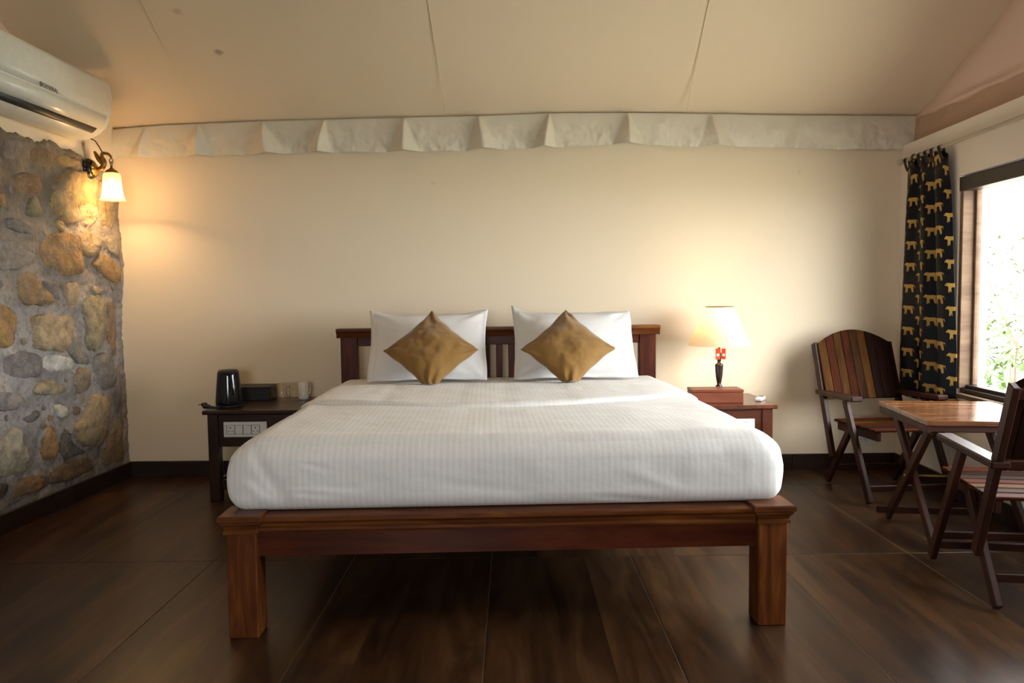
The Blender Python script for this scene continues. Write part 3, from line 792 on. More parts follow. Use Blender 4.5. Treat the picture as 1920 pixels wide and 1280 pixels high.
# ---- top sheet folded into a band under the pillows
def band_front(x):
    t = x/.9
    t = x/.7
    return .745 + .20*abs(t)**2.2/(1+.25*t*t) + .03*t
def cross(s):
    """s in [-1,1] across the top and a little over both sides"""
    x = s*.905; r = .085
    e = max(0, abs(x)-(MHX-r))
    z = MZ1 - (r-math.sqrt(max(0, r*r-e*e))) if e > 0 else MZ1
    return x, z
def band_mesh():
    nu, nv = 120, 26; V = []; F = []
    for j in range(nv):
        b = j/(nv-1)
        for i in range(nu):
            s = -1+2*i/(nu-1); x, z = cross(s)
            y0 = band_front(x); y1 = 1.60
            th = (.013 + .003*fbm((x*6, 2, 3), 2))*(1-max(0, (abs(x)-.72)/.20)**1.5)
            if b < .2:                                     # rolled front edge
                a = b/.2*math.pi/2
                y = y0 + th*(1-math.sin(a)) - .006; zz = z - .004 + (th+.004)*(1-math.cos(a))
                y = y0 - .006*math.sin(a*2) + .012*(1-math.cos(a))
            else:
                t = (b-.2)/.8; y = y0 + .012 + (y1-y0-.012)*t
                zz = z + th + .004*fbm((x*4, y*6, 1), 3)*math.sin(math.pi*t) + .006*math.exp(-((y-y0-.05)/.03)**2)*(.5+.5*math.sin(x*7))
                if t > .93: zz -= (t-.93)/.07*(th+.003)
            out = max(0, (abs(x)-.86)/.07)
            V.append((x*(1+.012*out), y, zz))
    for j in range(nv-1):
        for i in range(nu-1): F.append((j*nu+i, j*nu+i+1, (j+1)*nu+i+1, (j+1)*nu+i))
    me = bpy.data.meshes.new('band'); me.from_pydata(V, [], F); me.polygons.foreach_set('use_smooth', [True]*len(F)); return me
BAND = obj('folded_sheet', band_mesh(), M_sheet, None, BW @ Matrix.Translation((0, 0, .001)))
so = BAND.modifiers.new('thickness', 'SOLIDIFY'); so.thickness = .004; so.offset = -1
tag(BAND, 'white striped top sheet folded back in a band in front of the pillows', 'sheet')

# ---- pillows and cushions
def pillow_mesh(w, h, t, n=44, pinch=.05, flange=.06, seed=0, ears=None, wr=1.0, power=.5):
    V = []; F = []
    def pt(u, v, side):
        ex = 1 - pinch*(1-v*v) ; ez = 1 - pinch*(1-u*u)
        x = u*w/2*ex; z = v*h/2*ez
        iu = min(1, abs(u)/(1-flange)); iv = min(1, abs(v)/(1-flange))
        th = t/2*max(0, (1-iu**2.4)*(1-iv**2.4))**power
        wn = (abs(u)*abs(v))
        ang = math.atan2((1-abs(v))+.02, (1-abs(u))+.02)
        fold = math.sin(ang*9+seed+3*u)*.010*wr*(max(0, wn-.25)**1.0)*(1.2-wn)*2.2
        edge = .006*wr*math.sin((u*11+seed) if abs(v) > abs(u) else (v*9+seed))*max(abs(u), abs(v))**6
        nz = .006*wr*fbm((u*2.4+seed, v*2.4, seed), 3)*(1-max(iu, iv)**4)
        y = -side*(th+nz+.0025) + fold*(1 if max(iu, iv) < 1 else .6) + edge*.5
        if ears: 
            for (eu, ev, dx, dz) in ears:
                k = max(0, 1-math.hypot(u-eu, v-ev)/.45)**1.6; x += dx*k; z += dz*k
        return (x, y, z)
    for side in (1, -1):
        for j in range(n):
            for i in range(n): V.append(pt(-1+2*i/(n-1), -1+2*j/(n-1), side))
    o = n*n
    for j in range(n-1):
        for i in range(n-1):
            a = j*n+i; F.append((a, a+1, a+n+1, a+n)); F.append((o+a, o+a+n, o+a+n+1, o+a+1))
    rim = [i for i in range(n)] + [j*n+n-1 for j in range(1, n)] + [(n-1)*n+i for i in range(n-2, -1, -1)] + [j*n for j in range(n-2, 0, -1)]
    for a, b in zip(rim, rim[1:]+rim[:1]): F.append((a, o+a, o+b, b))
    me = bpy.data.meshes.new('pillow'); me.from_pydata(V, [], F); me.polygons.foreach_set('use_smooth', [True]*len(F)); return me
def lean(base, rz, tilt, h):
    """stand a pillow of height h on base, leaning back by tilt"""
    return BW @ Matrix.Translation(base) @ Matrix.Rotation(rz, 4, 'Z') @ Matrix.Rotation(-tilt, 4, 'X') @ Matrix.Translation((0, 0, h/2))
Binv = BW.inverted()
def bl(p): return Binv @ p
pz = MZ1+.004
p1 = pillow_mesh(.675, .455, .15, seed=1.3, ears=[(-1, 1, -.005, .02), (1, 1, .005, .022), (-1, -1, .012, -.0), (1, -1, -.012, 0)])
p2 = pillow_mesh(.70, .455, .15, seed=4.1, ears=[(-1, 1, -.0, .05), (1, 1, -.015, .0), (-1, -1, .008, 0), (1, -1, -.008, .01)])
c1 = bl(PY(804, 650, 4.28)); c2 = bl(PY(1076, 650, 4.28))
P1 = obj('pillow', p1, M_pillow, None, lean((c1.x, 1.66, pz+.008), R(1), R(37), .455))
tag(P1, 'white cotton pillow behind the left mustard cushion, nearer the kettle', 'pillow', 'white pillows on the bed')
P2 = obj('pillow', p2, M_pillow, None, lean((c2.x, 1.66, pz+.008), R(-1), R(37), .455))
tag(P2, 'white cotton pillow behind the right mustard cushion, nearer the table lamp', 'pillow', 'white pillows on the bed')
def cushion(px, seed, label, droop):
    me = pillow_mesh(.360, .360, .15, seed=seed, pinch=.075, flange=.0, wr=1.5, power=.62, ears=[(1, 1, .0, .0)])
    a = R(35)
    base = bl(PZ(px, 727, .66))
    Mc = BW @ Matrix.Translation((base.x, 1.465, pz+.012)) @ Matrix.Rotation(R(droop), 4, 'Z') @ Matrix.Rotation(-a, 4, 'X') @ Matrix.Translation((0, 0, .205))
    R45 = Matrix.Rotation(R(45), 4, 'Y')
    inv = (BW).inverted() @ Mc
    zmin = pz+.015
    Li = inv.inverted()
    for v in me.vertices:
        p = R45 @ v.co
        # the lowest corner is folded under where it meets the bed
        q = inv @ p
        if q.z < zmin:
            dz = zmin-q.z
            q = Vector((base.x + (q.x-base.x)*1.0, q.y - dz*.10, zmin + .012*math.sin(min(1, dz/.06)*math.pi)*(1 if v.co.y < 0 else .2)))
            p = Li @ q
        v.co = p
    o = obj('cushion', me, M_mustard, None, Mc)
    tag(o, label, 'cushion', 'mustard cushions on the bed'); return o
cushion(804, 2.2, 'mustard velvet cushion on its corner against the left white pillow', 0)
cushion(1076, 5.7, 'mustard velvet cushion on its corner against the right white pillow', -1)

# ================================================================= NIGHTSTANDS
def socket_plate(name, parent, c, w, h, mods, root_M=None):
    """switch plate in thing coordinates, facing -y"""
    p = box(name, c, (w, .008, h), M_white_plastic, parent, bev=.003, label='white switch plate')
    x = c[0]-w/2+.018
    box('module_frame', (x+.023*len(mods)-.001, c[1]-.003, c[2]), (.046*len(mods)+.002, .004, h*.60), M_logo, p, bev=0)
    for i, kind in enumerate(mods):
        mw = .046
        f = box('socket' if kind == 's' else 'switch', (x+mw/2, c[1]-.006, c[2]), (mw-.004, .008, h*.56), M_white_plastic, p, bev=.0015)
        if kind == 's':
            bm = bmesh.new()
            for (dx, dz, sx, sz) in ((0, .011, .005, .009), (-.010, -.008, .007, .004), (.010, -.008, .007, .004)):
                g = bmesh.ops.create_cube(bm, size=1)
                for v in g['verts']: v.co = Vector((x+mw/2+dx+v.co.x*sx, c[1]-.0098+v.co.y*.002, c[2]+dz+v.co.z*sz))
            # fourth level is not allowed: the pin holes sit on the plate itself
            r0 = parent
            obj('pin_hole', mesh_from('pin_hole', bm), M_black_matte, p, WM[r0], None)
        x += mw
    return p
def nightstand(x0, x1, yf, yb, mat, label, mirror):
    t = thing('nightstand', label, 'nightstand', ((x0+x1)/2, yf, 0))
    w = x1-x0; d = yb-yf; hw = w/2
    box('top', (0, d/2, .4985), (w, d, .023), mat, t, bev=.005, seg=2)
    for sx in (-1, 1):
        for y in (.045, d-.045): box('leg', (sx*(hw-.052), y, .2435), (.058, .058, .487), mat, t)
    box('front_apron', (0, .035, .395), (w-.16, .022, .18), mat, t)
    box('back_apron', (0, d-.035, .395), (w-.16, .022, .18), mat, t)
    for sx in (-1, 1): box('side_apron', (sx*(hw-.05), d/2, .395), (.022, d-.145, .18), mat, t)
    for sx in (-1, 1): box('side_rail', (sx*(hw-.052), d/2, .085), (.026, d-.145, .05), mat, t)
    box('front_rail', (0, .06, .085), (w-.16, .024, .055), mat, t)
    box('back_rail', (0, d-.045, .085), (w-.16, .024, .055), mat, t)
    return t
NL = nightstand(-1.712, -1.10, 4.165, 4.735, M_dark_wood, 'dark brown open nightstand with white socket strip, under the black kettle', 1)
socket_plate('socket_plate', NL, (-.075, .019, .402), .24, .085, 'swws')
NR = nightstand(1.01, 1.455, 4.15, 4.66, M_red_wood, 'reddish brown nightstand under the lit table lamp, right of bed', -1)
socket_plate('socket_plate', NR, (-.0, .019, .39), .20, .085, 'sws')

TOP = .510
# kettle
K = thing('kettle', 'glossy black electric kettle tapering to the top on the left nightstand', 'kettle', (-1.622, 4.335, TOP+.001))
obj('body', lathe([(.0, .012), (.070, .012), (.0735, .02), (.0735, .032), (.0708, .07), (.0665, .12), (.0610, .175), (.0590, .196), (.0575, .199), (.0, .200)], 48), M_black_gloss, K)
obj('lid', lathe([(.055, .2), (.054, .206), (.045, .210), (.0, .211)], 40), M_black_matte, K)
obj('base', lathe([(.0, .0), (.072, .0), (.074, .004), (.072, .011), (.0, .012)], 40), M_black_matte, K)
hp = spline([(-.01, .058, .178), (-.016, .095, .175), (-.018, .108, .12), (-.016, .095, .05), (-.01, .07, .045)], 6)
tube('handle', hp, .010, M_black_gloss, K, 10, world=False)
tube('spout_rib', [(.035, -.047, .17), (.042, -.053, .12), (.047, -.056, .07)], .004, M_black_gloss, K, 6, world=False)
# power cord beside it
PC = thing('power_cord', 'black power cord with plug bunched at left end of dark nightstand', 'cord', (-1.69, 4.22, TOP))
pts = spline([(.055, .06, .008), (.04, .0, .008), (.0, -.02, .012), (-.03, .0, .010), (.0, .02, .014), (.03, .0, .010), (0, -.025, .02), (-.03, -.01, .018), (0, .01, .022)], 6)
tube('cable', pts, .0055, M_black_matte, PC, 8, world=False)
box('plug', (-.025, -.005, .028), (.032, .026, .022), M_black_matte, PC, rz=.5, bev=.005)
for k in (-1, 1): box('pin', (-.045, -.016+k*.007, .03), (.016, .003, .005), M_brass, PC, rz=.5, bev=.0)
# black box behind
BXM = thing('storage_box', 'flat black rectangular box lying behind the kettle', 'box', (-1.585, 4.64, TOP))
box('body', (0, 0, .038), (.245, .15, .076), M_black_matte, BXM, bev=.003)
box('lid', (0, 0, .079), (.250, .155, .012), M_black_matte, BXM, bev=.003)
# mugs
def mug(x, y, r, h, label, mat, handle_ang, group):
    t = thing('mug', label, 'mug', (x, y, TOP+.001), 0, group)
    wall_t = .003
    obj('body', lathe([(.0, 0), (r*.92, 0), (r, .006), (r, h), (r-.002, h+.001)] + ([] if mat is M_mug_glass else [(r-wall_t, h), (r-wall_t-.001, .010), (0, .008)]), 32), mat, t)
    c, s = math.cos(handle_ang), math.sin(handle_ang)
    hp = spline([(r*.97, h*.78), (r+.018, h*.80), (r+.026, h*.55), (r+.018, h*.28), (r*.97, h*.25)], 6)
    tube('handle', [(a.x*c, a.x*s, a.y) for a in hp], .0045, mat, t, 8, world=False)
    return t
mug(-1.388, 4.57, .032, .103, 'clear glass mug with its handle towards the black box', M_mug_glass, R(205), 'glass mugs on the nightstand')
mug(-1.322, 4.585, .030, .103, 'clear glass mug between the other glass mug and white cup', M_mug_glass, R(235), 'glass mugs on the nightstand')
mug(-1.268, 4.60, .031, .102, 'plain white ceramic mug at right end of the mug row', M_ceramic, R(60), None)

# ---- wooden box, lamp and remote on the right nightstand
WB = thing('wooden_box', 'low red brown wooden box on the right nightstand before the lamp', 'box', (1.152, 4.315, TOP), R(-2))
box('body', (0, 0, .030), (.285, .145, .060), M_box_wood, WB, bev=.003)
box('lid', (0, 0, .068), (.288, .148, .015), M_box_wood, WB, bev=.003)
LP = thing('table_lamp', 'lit table lamp with cream cone shade and turned dark stem', 'lamp', (1.225, 4.50, TOP))
obj('base', lathe([(0, 0), (.065, 0), (.068, .006), (.062, .014), (.045, .022), (.03, .032), (.02, .045), (.016, .055)], 40), M_red_wood, LP)
obj('stem', lathe([(.016, .055), (.020, .060), (.020, .066), (.012, .074), (.013, .085), (.019, .12), (.0225, .16), (.0235, .183), (.0245, .187), (.0245, .192), (.018, .197), (.010, .204), (.009, .212), (.012, .216), (.012, .225)], 32), M_dark_wood, LP)
obj('socket', lathe([(.011, .225), (.013, .228), (.013, .262), (.010, .265)], 20), M_black_matte, LP)
sh = obj('lamp_shade', lathe([(.180, .307), (.178, .312), (.080, .533), (.079, .536)], 64), M_shade, LP)
obj('bulb', lathe([(.0, .345), (.015, .345), (.02, .36), (.028, .38), (.03, .40), (.026, .42), (.013, .434), (0, .437)], 20), M_bulb, LP)
tube('shade_ring', [(.08*math.cos(2*math.pi*k/24), .08*math.sin(2*math.pi*k/24), .534) for k in range(24)], .0025, M_brass, LP, 6, True, world=False)
tube('harp', [(-.079, 0, .533), (0, 0, .525), (.079, 0, .533)], .0025, M_brass, LP, 6, world=False)
tube('lamp_post', [(0, 0, .26), (0, 0, .35)], .008, M_brass, LP, 8, world=False)
# red card tag hung from the socket, its two leaves apart
for k, (dx, rz, w) in enumerate(((-.016, .25, .030), (.018, -.45, .024))):
    tg = box('card_tag', (dx, -.030, .258), (w, .0015, .064), M_tag, LP, rz=rz, bev=0, label='orange red card tag')
    box('tag_print', (dx, -.0318, .252), (w*.55, .001, .014), M_tag_white, tg, rz=rz, bev=0)
def point(name, loc, e, col, rad):
    l = bpy.data.lights.new(name, 'POINT'); l.energy = e; l.color = col; l.shadow_soft_size = rad
    o = bpy.data.objects.new(name, l); COL.objects.link(o); o.location = loc; return o
point('lamp_light', (1.225, 4.50, TOP+.455), 3.6, (1, .68, .36), .03)
RM = thing('remote_control', 'small white remote control at right edge of right nightstand', 'remote', (1.418, 4.34, TOP), R(-28))
box('body', (0, 0, .010), (.042, .115, .018), M_white_plastic, RM, bev=.007, seg=2)
box('screen', (0, .03, .0195), (.028, .034, .002), M_logo, RM, bev=.0006)
for k in range(2): box('button', (0, -.005-.02*k, .0198), (.02, .010, .002), M_white_plastic, RM, bev=.0008)

# wall socket behind the far chair
WS = thing('wall_socket', 'white socket plate low on back wall behind the far chair', 'socket', (2.235, 4.793, .20))
socket_plate('faceplate', WS, (0, -.004, 0), .13, .08, 'sw')

# ================================================================= AIR CONDITIONER
AC = thing('air_conditioner', 'long white split air conditioner high on the left wall', 'air conditioner', (xl(3.86)-.004, 3.86, 2.0), -math.atan(.0311))
ay0, ay1 = 3.37, 4.345
def ac_prof():   # (x from wall, z)
    return [(.0, .337), (.195, .338), (.218, .331), (.232, .308), (.237, .25), (.235, .18), (.226, .125), (.205, .085), (.165, .050), (.115, .026), (.06, .016), (.0, .03)]
P0 = ac_prof()
def ac_section(y, inset):
    cxp, czp = .10, .17
    return [Vector((cxp+(a-cxp)*(1-inset) if a > 0 else 0, y, czp+(b-czp)*(1-inset))) for a, b in P0]
bm = bmesh.new()
ys = [(ay0-3.86, .06), (ay0-3.86+.012, .0), (ay1-3.86-.012, .0), (ay1-3.86-.003, .02), (ay1-3.86, .05)]
rings = [[bm.verts.new(p) for p in ac_section(y, i)] for y, i in ys]; n = len(P0)
for a, b in zip(rings, rings[1:]):
    for k in range(n): bm.faces.new((a[k], a[(k+1) % n], b[(k+1) % n], b[k]))
bm.faces.new(rings[0]); bm.faces.new(rings[-1][::-1])
bmesh.ops.subdivide_edges(bm, edges=[e for e in bm.edges if abs(e.verts[0].co.y-e.verts[1].co.y) < .001], cuts=1, smooth=.4)
acb = obj('body', mesh_from('body', bm, True), M_ac, AC)
tilt_ac = Matrix.Rotation(-math.atan(.0311), 4, 'Z')
def ac_strip(name, pts, y0, y1, mat, t=.006):
    """thin shell following the section points, from y0 to y1"""
    bm = bmesh.new(); V = []
    for y in (y0, y1):
        V.append([bm.verts.new((a, y-3.86, b)) for a, b in pts]); 
    q = len(pts)
    for k in range(q-1): bm.faces.new((V[0][k], V[0][k+1], V[1][k+1], V[1][k]))
    o = obj(name, mesh_from(name, bm, True), mat, AC)
    s = o.modifiers.new('thickness', 'SOLIDIFY'); s.thickness = t; s.offset = 0
    return o
ac_strip('front_panel', [(.195, .341), (.221, .333), (.235, .309), (.2405, .25), (.2385, .19), (.233, .150)], ay0+.01, ay1-.006, M_ac)
ac_strip('louvre', [(.231, .142), (.219, .103), (.194, .070)], ay0+.03, ay1-.045, M_ac, .005)
ac_strip('air_slot', [(.190, .0675), (.169, .0495), (.160, .0445)], ay0+.04, ay1-.075, M_ac_dark, .004)
tb = bpy.data.curves.new('logo', 'FONT'); tb.body = 'GENERAL'; tb.size = .030; tb.extrude = .0006; tb.space_character = 1.05
to = bpy.data.objects.new('logo_tmp', tb); COL.objects.link(to)
bpy.context.view_layer.update()
lm = bpy.data.meshes.new_from_object(to.evaluated_get(bpy.context.evaluated_depsgraph_get()))
bpy.data.objects.remove(to)
ly = PX(76, 156, xl(3.75)+.238).y
lz = PX(74, 157, xl(3.75)+.238).z
wid = max(v.co.x for v in lm.vertices)
sc_l = .132/wid
for v in lm.vertices: v.co = Vector((v.co.x*sc_l, v.co.y*sc_l, v.co.z))
LM = Matrix.Translation((xl(3.8)+.2395, ly+.012, lz-.008)) @ Matrix(((0, 0, 1, 0), (1, 0, 0, 0), (0, 1, 0, 0), (0, 0, 0, 1)))
LM = LM @ Matrix.Rotation(math.atan(.0311), 4, 'Y')
lo = obj('logo', lm, M_logo, AC, LM, label='grey GENERAL lettering')
ring = mesh_from('emblem', tube_bm([(.0085*math.cos(2*math.pi*k/20), .0085*math.sin(2*math.pi*k/20)*1.15, 0) for k in range(20)], .0022, 6, True), True)
obj('emblem', ring, M_logo, AC, LM @ Matrix.Translation((-.013, .0095, 0)))
obj('emblem_bar', box_mesh(.012, .0028, .002, bev=0, mat=M_logo), M_logo, AC, LM @ Matrix.Translation((-.013, .0095, 0)))

# ================================================================= WALL SCONCE
SY = 4.47
sx0 = xl(SY)
def SP(u, v): return PY(u, v, SY)
pc = SP(166, 317); pc.x = sx0+.018
SC = thing('wall_lamp', 'brass bird wall lamp with lit bell glass shade on stone wall', 'wall lamp', pc)
def toX(me_profile, n=40):  # lathe about the world X axis
    me = lathe(me_profile, n)
    for v in me.vertices: v.co = Vector((v.co.z, v.co.x, v.co.y))
    return me
obj('backplate', toX([(0, -.012), (.060, -.012), (.062, 0), (.058, .010), (.052, .014), (.050, .022), (.040, .026), (0, .027)]), M_black_gloss, SC)
ros = toX([(0, .026), (.036, .026), (.038, .031), (.030, .036), (.018, .042), (.0, .046)], 36)
for v in ros.vertices:
    a = math.atan2(v.co.z, v.co.y); k = 1+.09*math.cos(a*9); v.co.y *= k; v.co.z *= k
obj('rosette', ros, M_gold, SC, label='gilt rosette')
SX = sx0+.145           # line of the hanging shade
def sp(u, v): return SP(u, v)
shade_c = SP(214, 330); dX = SX-shade_c.x
def bp(u, v):           # pull image points to the plane of the bird
    p = SP(u, v); t = (u-166)/(214-166); p.x = sx0+.045+(SX-sx0-.045)*t; return p
body = spline([bp(170, 316), bp(178, 317), bp(187, 315), bp(193, 309), bp(194.5, 302), bp(191, 297)], 6)
tube('bird_body', body, [.011+.004*math.sin(math.pi*min(1, k/(len(body)-1)*1.1)) for k in range(len(body))], M_brass, SC, 12)
neck = spline([bp(189, 303), bp(189, 296), bp(189, 290), bp(193, 287), bp(200, 287.5), bp(207, 288.5), bp(213, 293), bp(215, 296)], 6)
tube('bird_neck', neck, [.012-.006*k/(len(neck)-1) for k in range(len(neck))], M_brass, SC, 10)
wing = spline([bp(187, 307), bp(181, 300), bp(175, 292), bp(169, 284)], 6)
tube('bird_wing', wing, [.006+.013*math.sin(math.pi*(.12+.8*k/(len(wing)-1))) for k in range(len(wing))], M_brass, SC, 10, flat=.6)
hc = bp(214, 299)
for (dz, rot) in ((-.008, 0), (-.026, math.pi/2)):
    c, s = math.cos(rot), math.sin(rot)
    tube('chain_link', [(hc.x+.010*math.cos(a)*c, hc.y+.010*math.cos(a)*s, hc.z+dz+.014*math.sin(a)) for a in [2*math.pi*k/16 for k in range(16)]], .0028, M_brass, SC, 8, True)
zt = PY(214, 324, SY).z
SHM = Matrix.Translation((hc.x, hc.y, zt))
obj('shade_cap', lathe([(0, .045), (.006, .044), (.007, .030), (.014, .022), (.030, .012), (.036, .002), (.036, -.004), (0, -.004)], 32), M_brass, SC, SHM)
SH = .158
bell = lathe([(.034, 0), (.044, -.006), (.047, -.02), (.049, -.05), (.052, -.09), (.056, -.125), (.064, -.148), (.070, -.156), (.069, -.159), (.062, -.150)], 96, .018, 30, (-.09, -.004))
obj('glass_shade', bell, M_bell, SC, SHM)
obj('bulb', lathe([(0, -.03), (.012, -.032), (.022, -.06), (.027, -.085), (.024, -.108), (.012, -.124), (0, -.127)], 20), M_bulb, SC, SHM)
point('sconce_light', (hc.x, hc.y, zt-.105), 45, (1, .64, .30), .03)
# cable from the air conditioner to the lamp
CB = tube('cable', spline([Vector((xl(4.3)+.09, 4.30, PY(163, 254, 4.30).z)), PY(170, 260, 4.34), PY(178, 264, 4.38), PY(185, 274, 4.43), bp(190, 285)], 6), .0035, M_dark_wood, None, 6)
tag(CB, 'dark wire running from the air conditioner down to the wall lamp', 'cable')

# ================================================================= CURTAIN
RZ = 1.902
ROD = thing('curtain_rod', 'cream curtain rod with ball end above the window', 'curtain rod', (xr(3.4)-.065, 3.4, RZ))
tube('pole', [(xr(4.66)-.065, 4.65, RZ), (xr(1.6)-.065, 1.6, RZ)], .011, M_rod, ROD, 12)
fin = lathe([(0, -.022), (.012, -.018), (.018, -.006), (.017, .006), (.011, .014), (.009, .02), (0, .02)], 20)
obj('finial', fin, M_rod, ROD, Matrix.Translation((xr(4.66)-.065, 4.665, RZ)) @ Matrix.Rotation(R(90), 4, 'X'))
for y in (4.50, 3.0, 1.75):
    tube('bracket', [(xr(y)-.001, y, RZ+.0), (xr(y)-.065, y, RZ)], .006, M_brass, ROD, 8)
    tube('bracket_cup', [(xr(y)-.065+.016*math.cos(a), y, RZ+.016*math.sin(a)) for a in [2*math.pi*k/14 for k in range(14)]], .004, M_brass, ROD, 6, True)
CU = thing('curtain', 'black tab-top curtain printed with gold big cats beside the window', 'curtain', (xr(4.38)-.065, 4.38, .5))
bot = [(2.388, 4.665), (2.338, 4.570), (2.385, 4.465), (2.335, 4.345), (2.40, 4.265), (2.335, 4.165), (2.385, 4.075)]
top = [(2.375, 4.60), (2.352, 4.53), (2.380, 4.46), (2.340, 4.39), (2.378, 4.32), (2.335, 4.25), (2.372, 4.175)]
NS = 150; NZ = 300
bs = spline([(a, b, 0) for a, b in bot], 30); ts = spline([(a, b, 0) for a, b in top], 30)
def resample(P, n):
    L = [0]
    for a, b in zip(P, P[1:]): L.append(L[-1]+(b-a).length)
    out = []
    j = 0
    for i in range(n):
        t = L[-1]*i/(n-1)
        while j < len(L)-2 and L[j+1] < t: j += 1
        f = (t-L[j])/max(1e-9, L[j+1]-L[j]); out.append(P[j].lerp(P[j+1], f))
    return out, L[-1]
bs, LB = resample(bs, NS); ts, LT = resample(ts, NS)
ZT, ZB = 1.865, .497
def cat_sdf(x, z):
    """big cat seen from the side, head to the left; positive inside, metres at 80 mm long"""
    def cap(ax, az, bx, bz, ra, rb):
        dx, dz = bx-ax, bz-az; t = max(0, min(1, ((x-ax)*dx+(z-az)*dz)/(dx*dx+dz*dz)))
        return ra+(rb-ra)*t - math.hypot(x-ax-dx*t, z-az-dz*t)
    return max(cap(-.018, .006, .020, .007, .0105, .0095), cap(-.018, .008, -.031, .011, .0095, .0078), cap(-.031, .011, -.0415, .0075, .0064, .0042),
               cap(-.0315, .017, -.032, .0205, .0024, .0014), cap(-.018, .0, -.023, -.024, .006, .0035), cap(-.013, .0, -.011, -.024, .005, .0032),
               cap(.020, .004, .019, -.012, .0085, .0045), cap(.019, -.012, .023, -.024, .0042, .003), cap(.023, .0, .029, -.023, .006, .003),
               cap(.027, .010, .036, .010, .003, .0028), cap(.036, .010, .041, -.004, .0028, .002), cap(-.025, -.024, -.020, -.0245, .003, .003))
FW = .80
V = []; prn = []
PT = .126; PS = .205
for j in range(NZ):
    b = j/(NZ-1); z = ZT+(ZB-ZT)*b
    e = min(1, b*1.25)**.8
    for i in range(NS):
        p = ts[i].lerp(bs[i], e); s = i/(NS-1)
        wob = .006*fbm((s*5, z*2.2, 1), 2) + .012*math.exp(-((b-.05)/.05)**2)*math.sin(s*17)
        V.append((p.x+wob, p.y+wob*.6, z + (.010*math.sin(s*14)*(b > .97)) - (.02*math.sin(s*19)*(1-b)**12)))
        S_ = s*FW + .030; best = -1
        for off_s, off_z in ((0, 0), (PS/2, PT/2)):
            cs = round((S_-off_s)/PS)*PS+off_s; cz = round((z-.515-off_z)/PT)*PT+.515+off_z
            best = max(best, cat_sdf((S_-cs)/1.15, (z-cz)/1.15))
        prn.append(best)
F = [(j*NS+i, j*NS+i+1, (j+1)*NS+i+1, (j+1)*NS+i) for j in range(NZ-1) for i in range(NS-1)]
me = bpy.data.meshes.new('cloth'); me.from_pydata(V, [], F); me.polygons.foreach_set('use_smooth', [True]*len(F))
at = me.attributes.new('print', 'FLOAT', 'POINT'); at.data.foreach_set('value', prn)
cl = obj('cloth', me, M_curtain, CU, Matrix.Identity(4))
sm = cl.modifiers.new('thickness', 'SOLIDIFY'); sm.thickness = .0015
for k, s in enumerate((.03, .22, .40, .58, .76, .95)):
    p = ts[int(s*(NS-1))]
    c0 = Vector((xr(p.y)-.065, p.y, RZ))
    w = .030
    def tab(a, b, c0=c0, p=p):
        q = a*2*math.pi
        x = c0.x + (.013*math.cos(q)); z = RZ + .013*math.sin(q)
        if .5 < a < 1.0:
            k2 = math.sin((a-.5)*2*math.pi); z -= .055*k2; x += (p.x-c0.x)*k2
        return Vector((x, p.y + (b-.5)*w, z))
    obj('tab', grid_mesh(28, 4, tab, wrap=True), M_curtain, CU, Matrix.Identity(4))

# ================================================================= CHAIRS AND TABLE
def chair(label, loc, rz, group):
    """folding armchair: local +y forward, frame planes at x = +-.225"""
    t = thing('folding_chair', label, 'chair', loc, rz, group)
    fm = M_chair_frame
    for sx in (-1, 1):
        o, i = sx*.228, sx*.200
        bar('back_post', (o, .125, .175), (o, -.125, .815), .024, .045, fm, t, up=(0, 1, .4))
        bar('front_leg', (o, .262, .526), (o, .540, .018), .024, .042, fm, t, up=(0, 1, .5))
        bar('rear_leg', (i, .268, .365), (i, .012, .016), .024, .042, fm, t, up=(0, 1, -.5))
        bar('seat_rail', (sx*.174, .09, .352), (sx*.174, .520, .362), .022, .045, fm, t)
        ar = bar('armrest', (sx*.226, -.045, .532), (sx*.238, .412, .548), .064, .028, fm, t, bev=.006)
    for k in range(9):
        x = -.198 + .0495*k
        zt = .80 + .095*(1-((k-4)/4.9)**2)
        y0, z0 = .035, .500
        ytop = .035 - (zt-.5)*.42
        s = bar('back_slat', (x, y0, z0), (x, ytop, zt), .0487, .014, M_slats[[0, 1, 0, 1, 2, 0, 3, 3, 3][8-k]], t, up=(0, 1, .42))
        me = s.data.copy(); s.data = me; L = max(v.co.x for v in me.vertices)
        for v in me.vertices:                          # tops cut to one arch
            if v.co.x > L-.006:
                xe = x + v.co.y; v.co.x += (1-((xe/.0495)/4.9)**2)*.095/.93 - (1-((k-4)/4.9)**2)*.095/.93
    bar('back_rail', (-.215, .015, .525), (.215, .015, .525), .018, .04, fm, t, up=(0, -.4, 1))
    bar('back_rail', (-.215, -.098, .785), (.215, -.098, .785), .018, .04, fm, t, up=(0, -.4, 1))
    for k in range(7):
        y = .115 + .064*k
        bar('seat_slat', (-.205, y, .385+.010*k/6), (.205, y, .385+.010*k/6), .057, .014, M_slats[[1, 2, 0, 1, 2, 3, 1][k]], t)
    bar('stretcher', (-.216, .497, .085), (.216, .497, .085), .02, .032, fm, t)
    bar('stretcher', (-.188, .075, .105), (.188, .075, .105), .02, .032, fm, t)
    return t
chair('dark slatted wooden folding armchair in the far corner, facing the room beside the curtain', (2.060, 4.481, 0), R(183.3), 'wooden folding armchairs')
chair('nearest dark wooden folding armchair, seen from behind at the right, in front of the table', (1.882, 2.557, 0), R(-9.4), 'wooden folding armchairs')
TB = thing('folding_table', 'low wooden folding table with glossy plank top and crossed legs by window', 'table', (2.043, 3.447, 0), R(-8.3))
tw, tl = .52, .615
for k in range(6):
    y = -tl/2 + tl/6*(k+.5)
    bar('top_board', (-tw/2, y, .569), (tw/2, y, .569), tl/6-.0025, .022, M_table_top, TB, bev=.002)
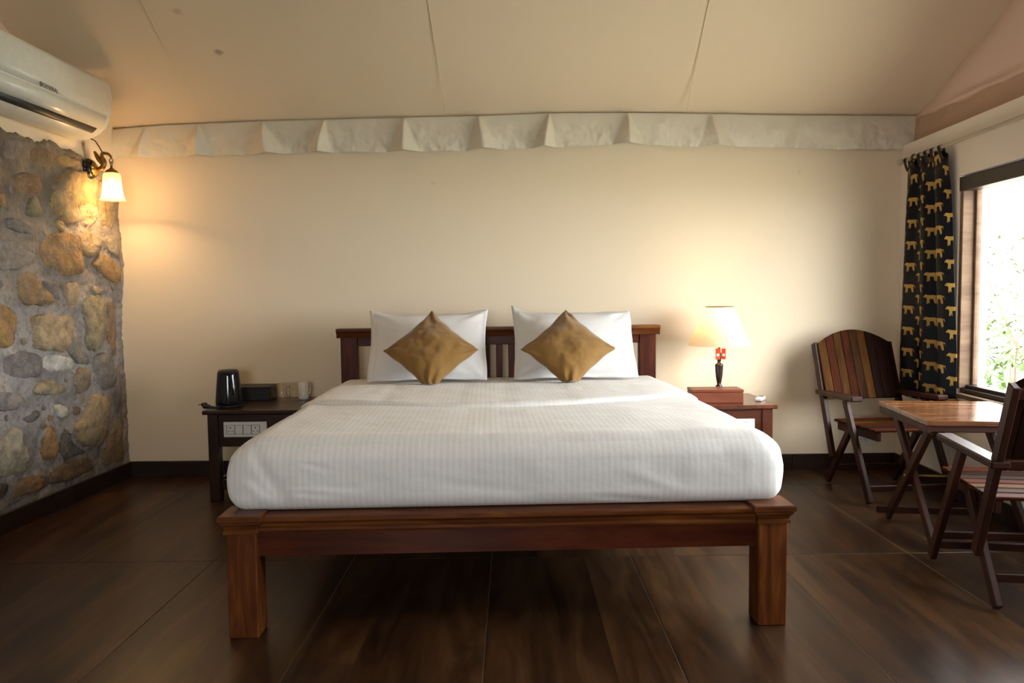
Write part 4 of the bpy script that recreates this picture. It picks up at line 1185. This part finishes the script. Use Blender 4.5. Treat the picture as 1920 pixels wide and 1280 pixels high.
for sy in (-1, 1): bar('top_batten', (-tw/2+.02, sy*(tl/2-.035), .543), (tw/2-.02, sy*(tl/2-.035), .543), .03, .030, M_chair_frame, TB)
for sx in (-1, 1):
    bar('top_rail', (sx*(tw/2-.012), -tl/2+.01, .541), (sx*(tw/2-.012), tl/2-.01, .541), .02, .034, M_chair_frame, TB)
    bar('leg', (sx*(tw/2-.062), -.250, .016), (sx*(tw/2-.062), .245, .530), .024, .045, M_chair_frame, TB, up=(0, -1, 1))
    bar('leg', (sx*(tw/2-.036), .250, .016), (sx*(tw/2-.036), -.245, .530), .024, .045, M_chair_frame, TB, up=(0, 1, 1))
bar('stretcher', (-tw/2+.05, -.205, .065), (tw/2-.05, -.205, .065), .02, .034, M_chair_frame, TB)
bar('stretcher', (-tw/2-.03, .215, .055), (tw/2-.01, .215, .055), .02, .034, M_chair_frame, TB)
tube('pivot_bolt', [(-tw/2+.02, 0, .275), (tw/2-.02, 0, .275)], .006, M_brass, TB, 8, world=False)

# ================================================================= GARDEN SHRUBS
def shrub(label, loc, rad, hgt, n, seed, mat):
    t = thing('shrub', label, 'shrub', loc, 0, 'shrubs outside the window')
    r = random.Random(seed); V = []; F = []
    stems = bmesh.new()
    for k in range(n):
        a = r.uniform(0, 2*math.pi); rr = rad*math.sqrt(r.random()); z = hgt*r.uniform(.1, 1)*(1-.35*(rr/rad)**2)
        p = Vector((rr*math.cos(a), rr*math.sin(a), z)); L = r.uniform(.05, .11); w = L*.42
        d = Vector((r.uniform(-1, 1), r.uniform(-1, 1), r.uniform(-.6, .5))).normalized()
        s = d.cross(Vector((r.uniform(-.3, .3), r.uniform(-.3, .3), 1))).normalized(); nn = d.cross(s)
        b = len(V)
        V += [p, p+d*L*.35+s*w/2+nn*.006, p+d*L*.4+nn*-.006, p+d*L*.35-s*w/2+nn*.006, p+d*L*.75+s*w*.32, p+d*L*.75-s*w*.32, p+d*L]
        F += [(b, b+1, b+2), (b, b+2, b+3), (b+1, b+4, b+2), (b+2, b+5, b+3), (b+2, b+4, b+6), (b+2, b+6, b+5)]
    me = bpy.data.meshes.new('leaves'); me.from_pydata([tuple(v) for v in V], [], F)
    o = obj('foliage', me, mat, t, kind='stuff')
    for k in range(6):
        a = 2*math.pi*k/6; q = Vector((rad*.6*math.cos(a), rad*.6*math.sin(a), hgt*.85))
        tube('branch', spline([(0, 0, 0), q*.35+Vector((0, 0, .1)), q], 5), [.018-.013*i/10 for i in range(11)], M_bark, t, 6, world=False)
    return t
shrub('leafy green shrub close outside the window pane', (4.15, 6.3, -.35), .75, 1.35, 1500, 4, M_leaf2)
shrub('taller pale shrub further off in the garden', (6.2, 8.9, -.35), 1.3, 2.2, 2200, 9, M_leaf2)
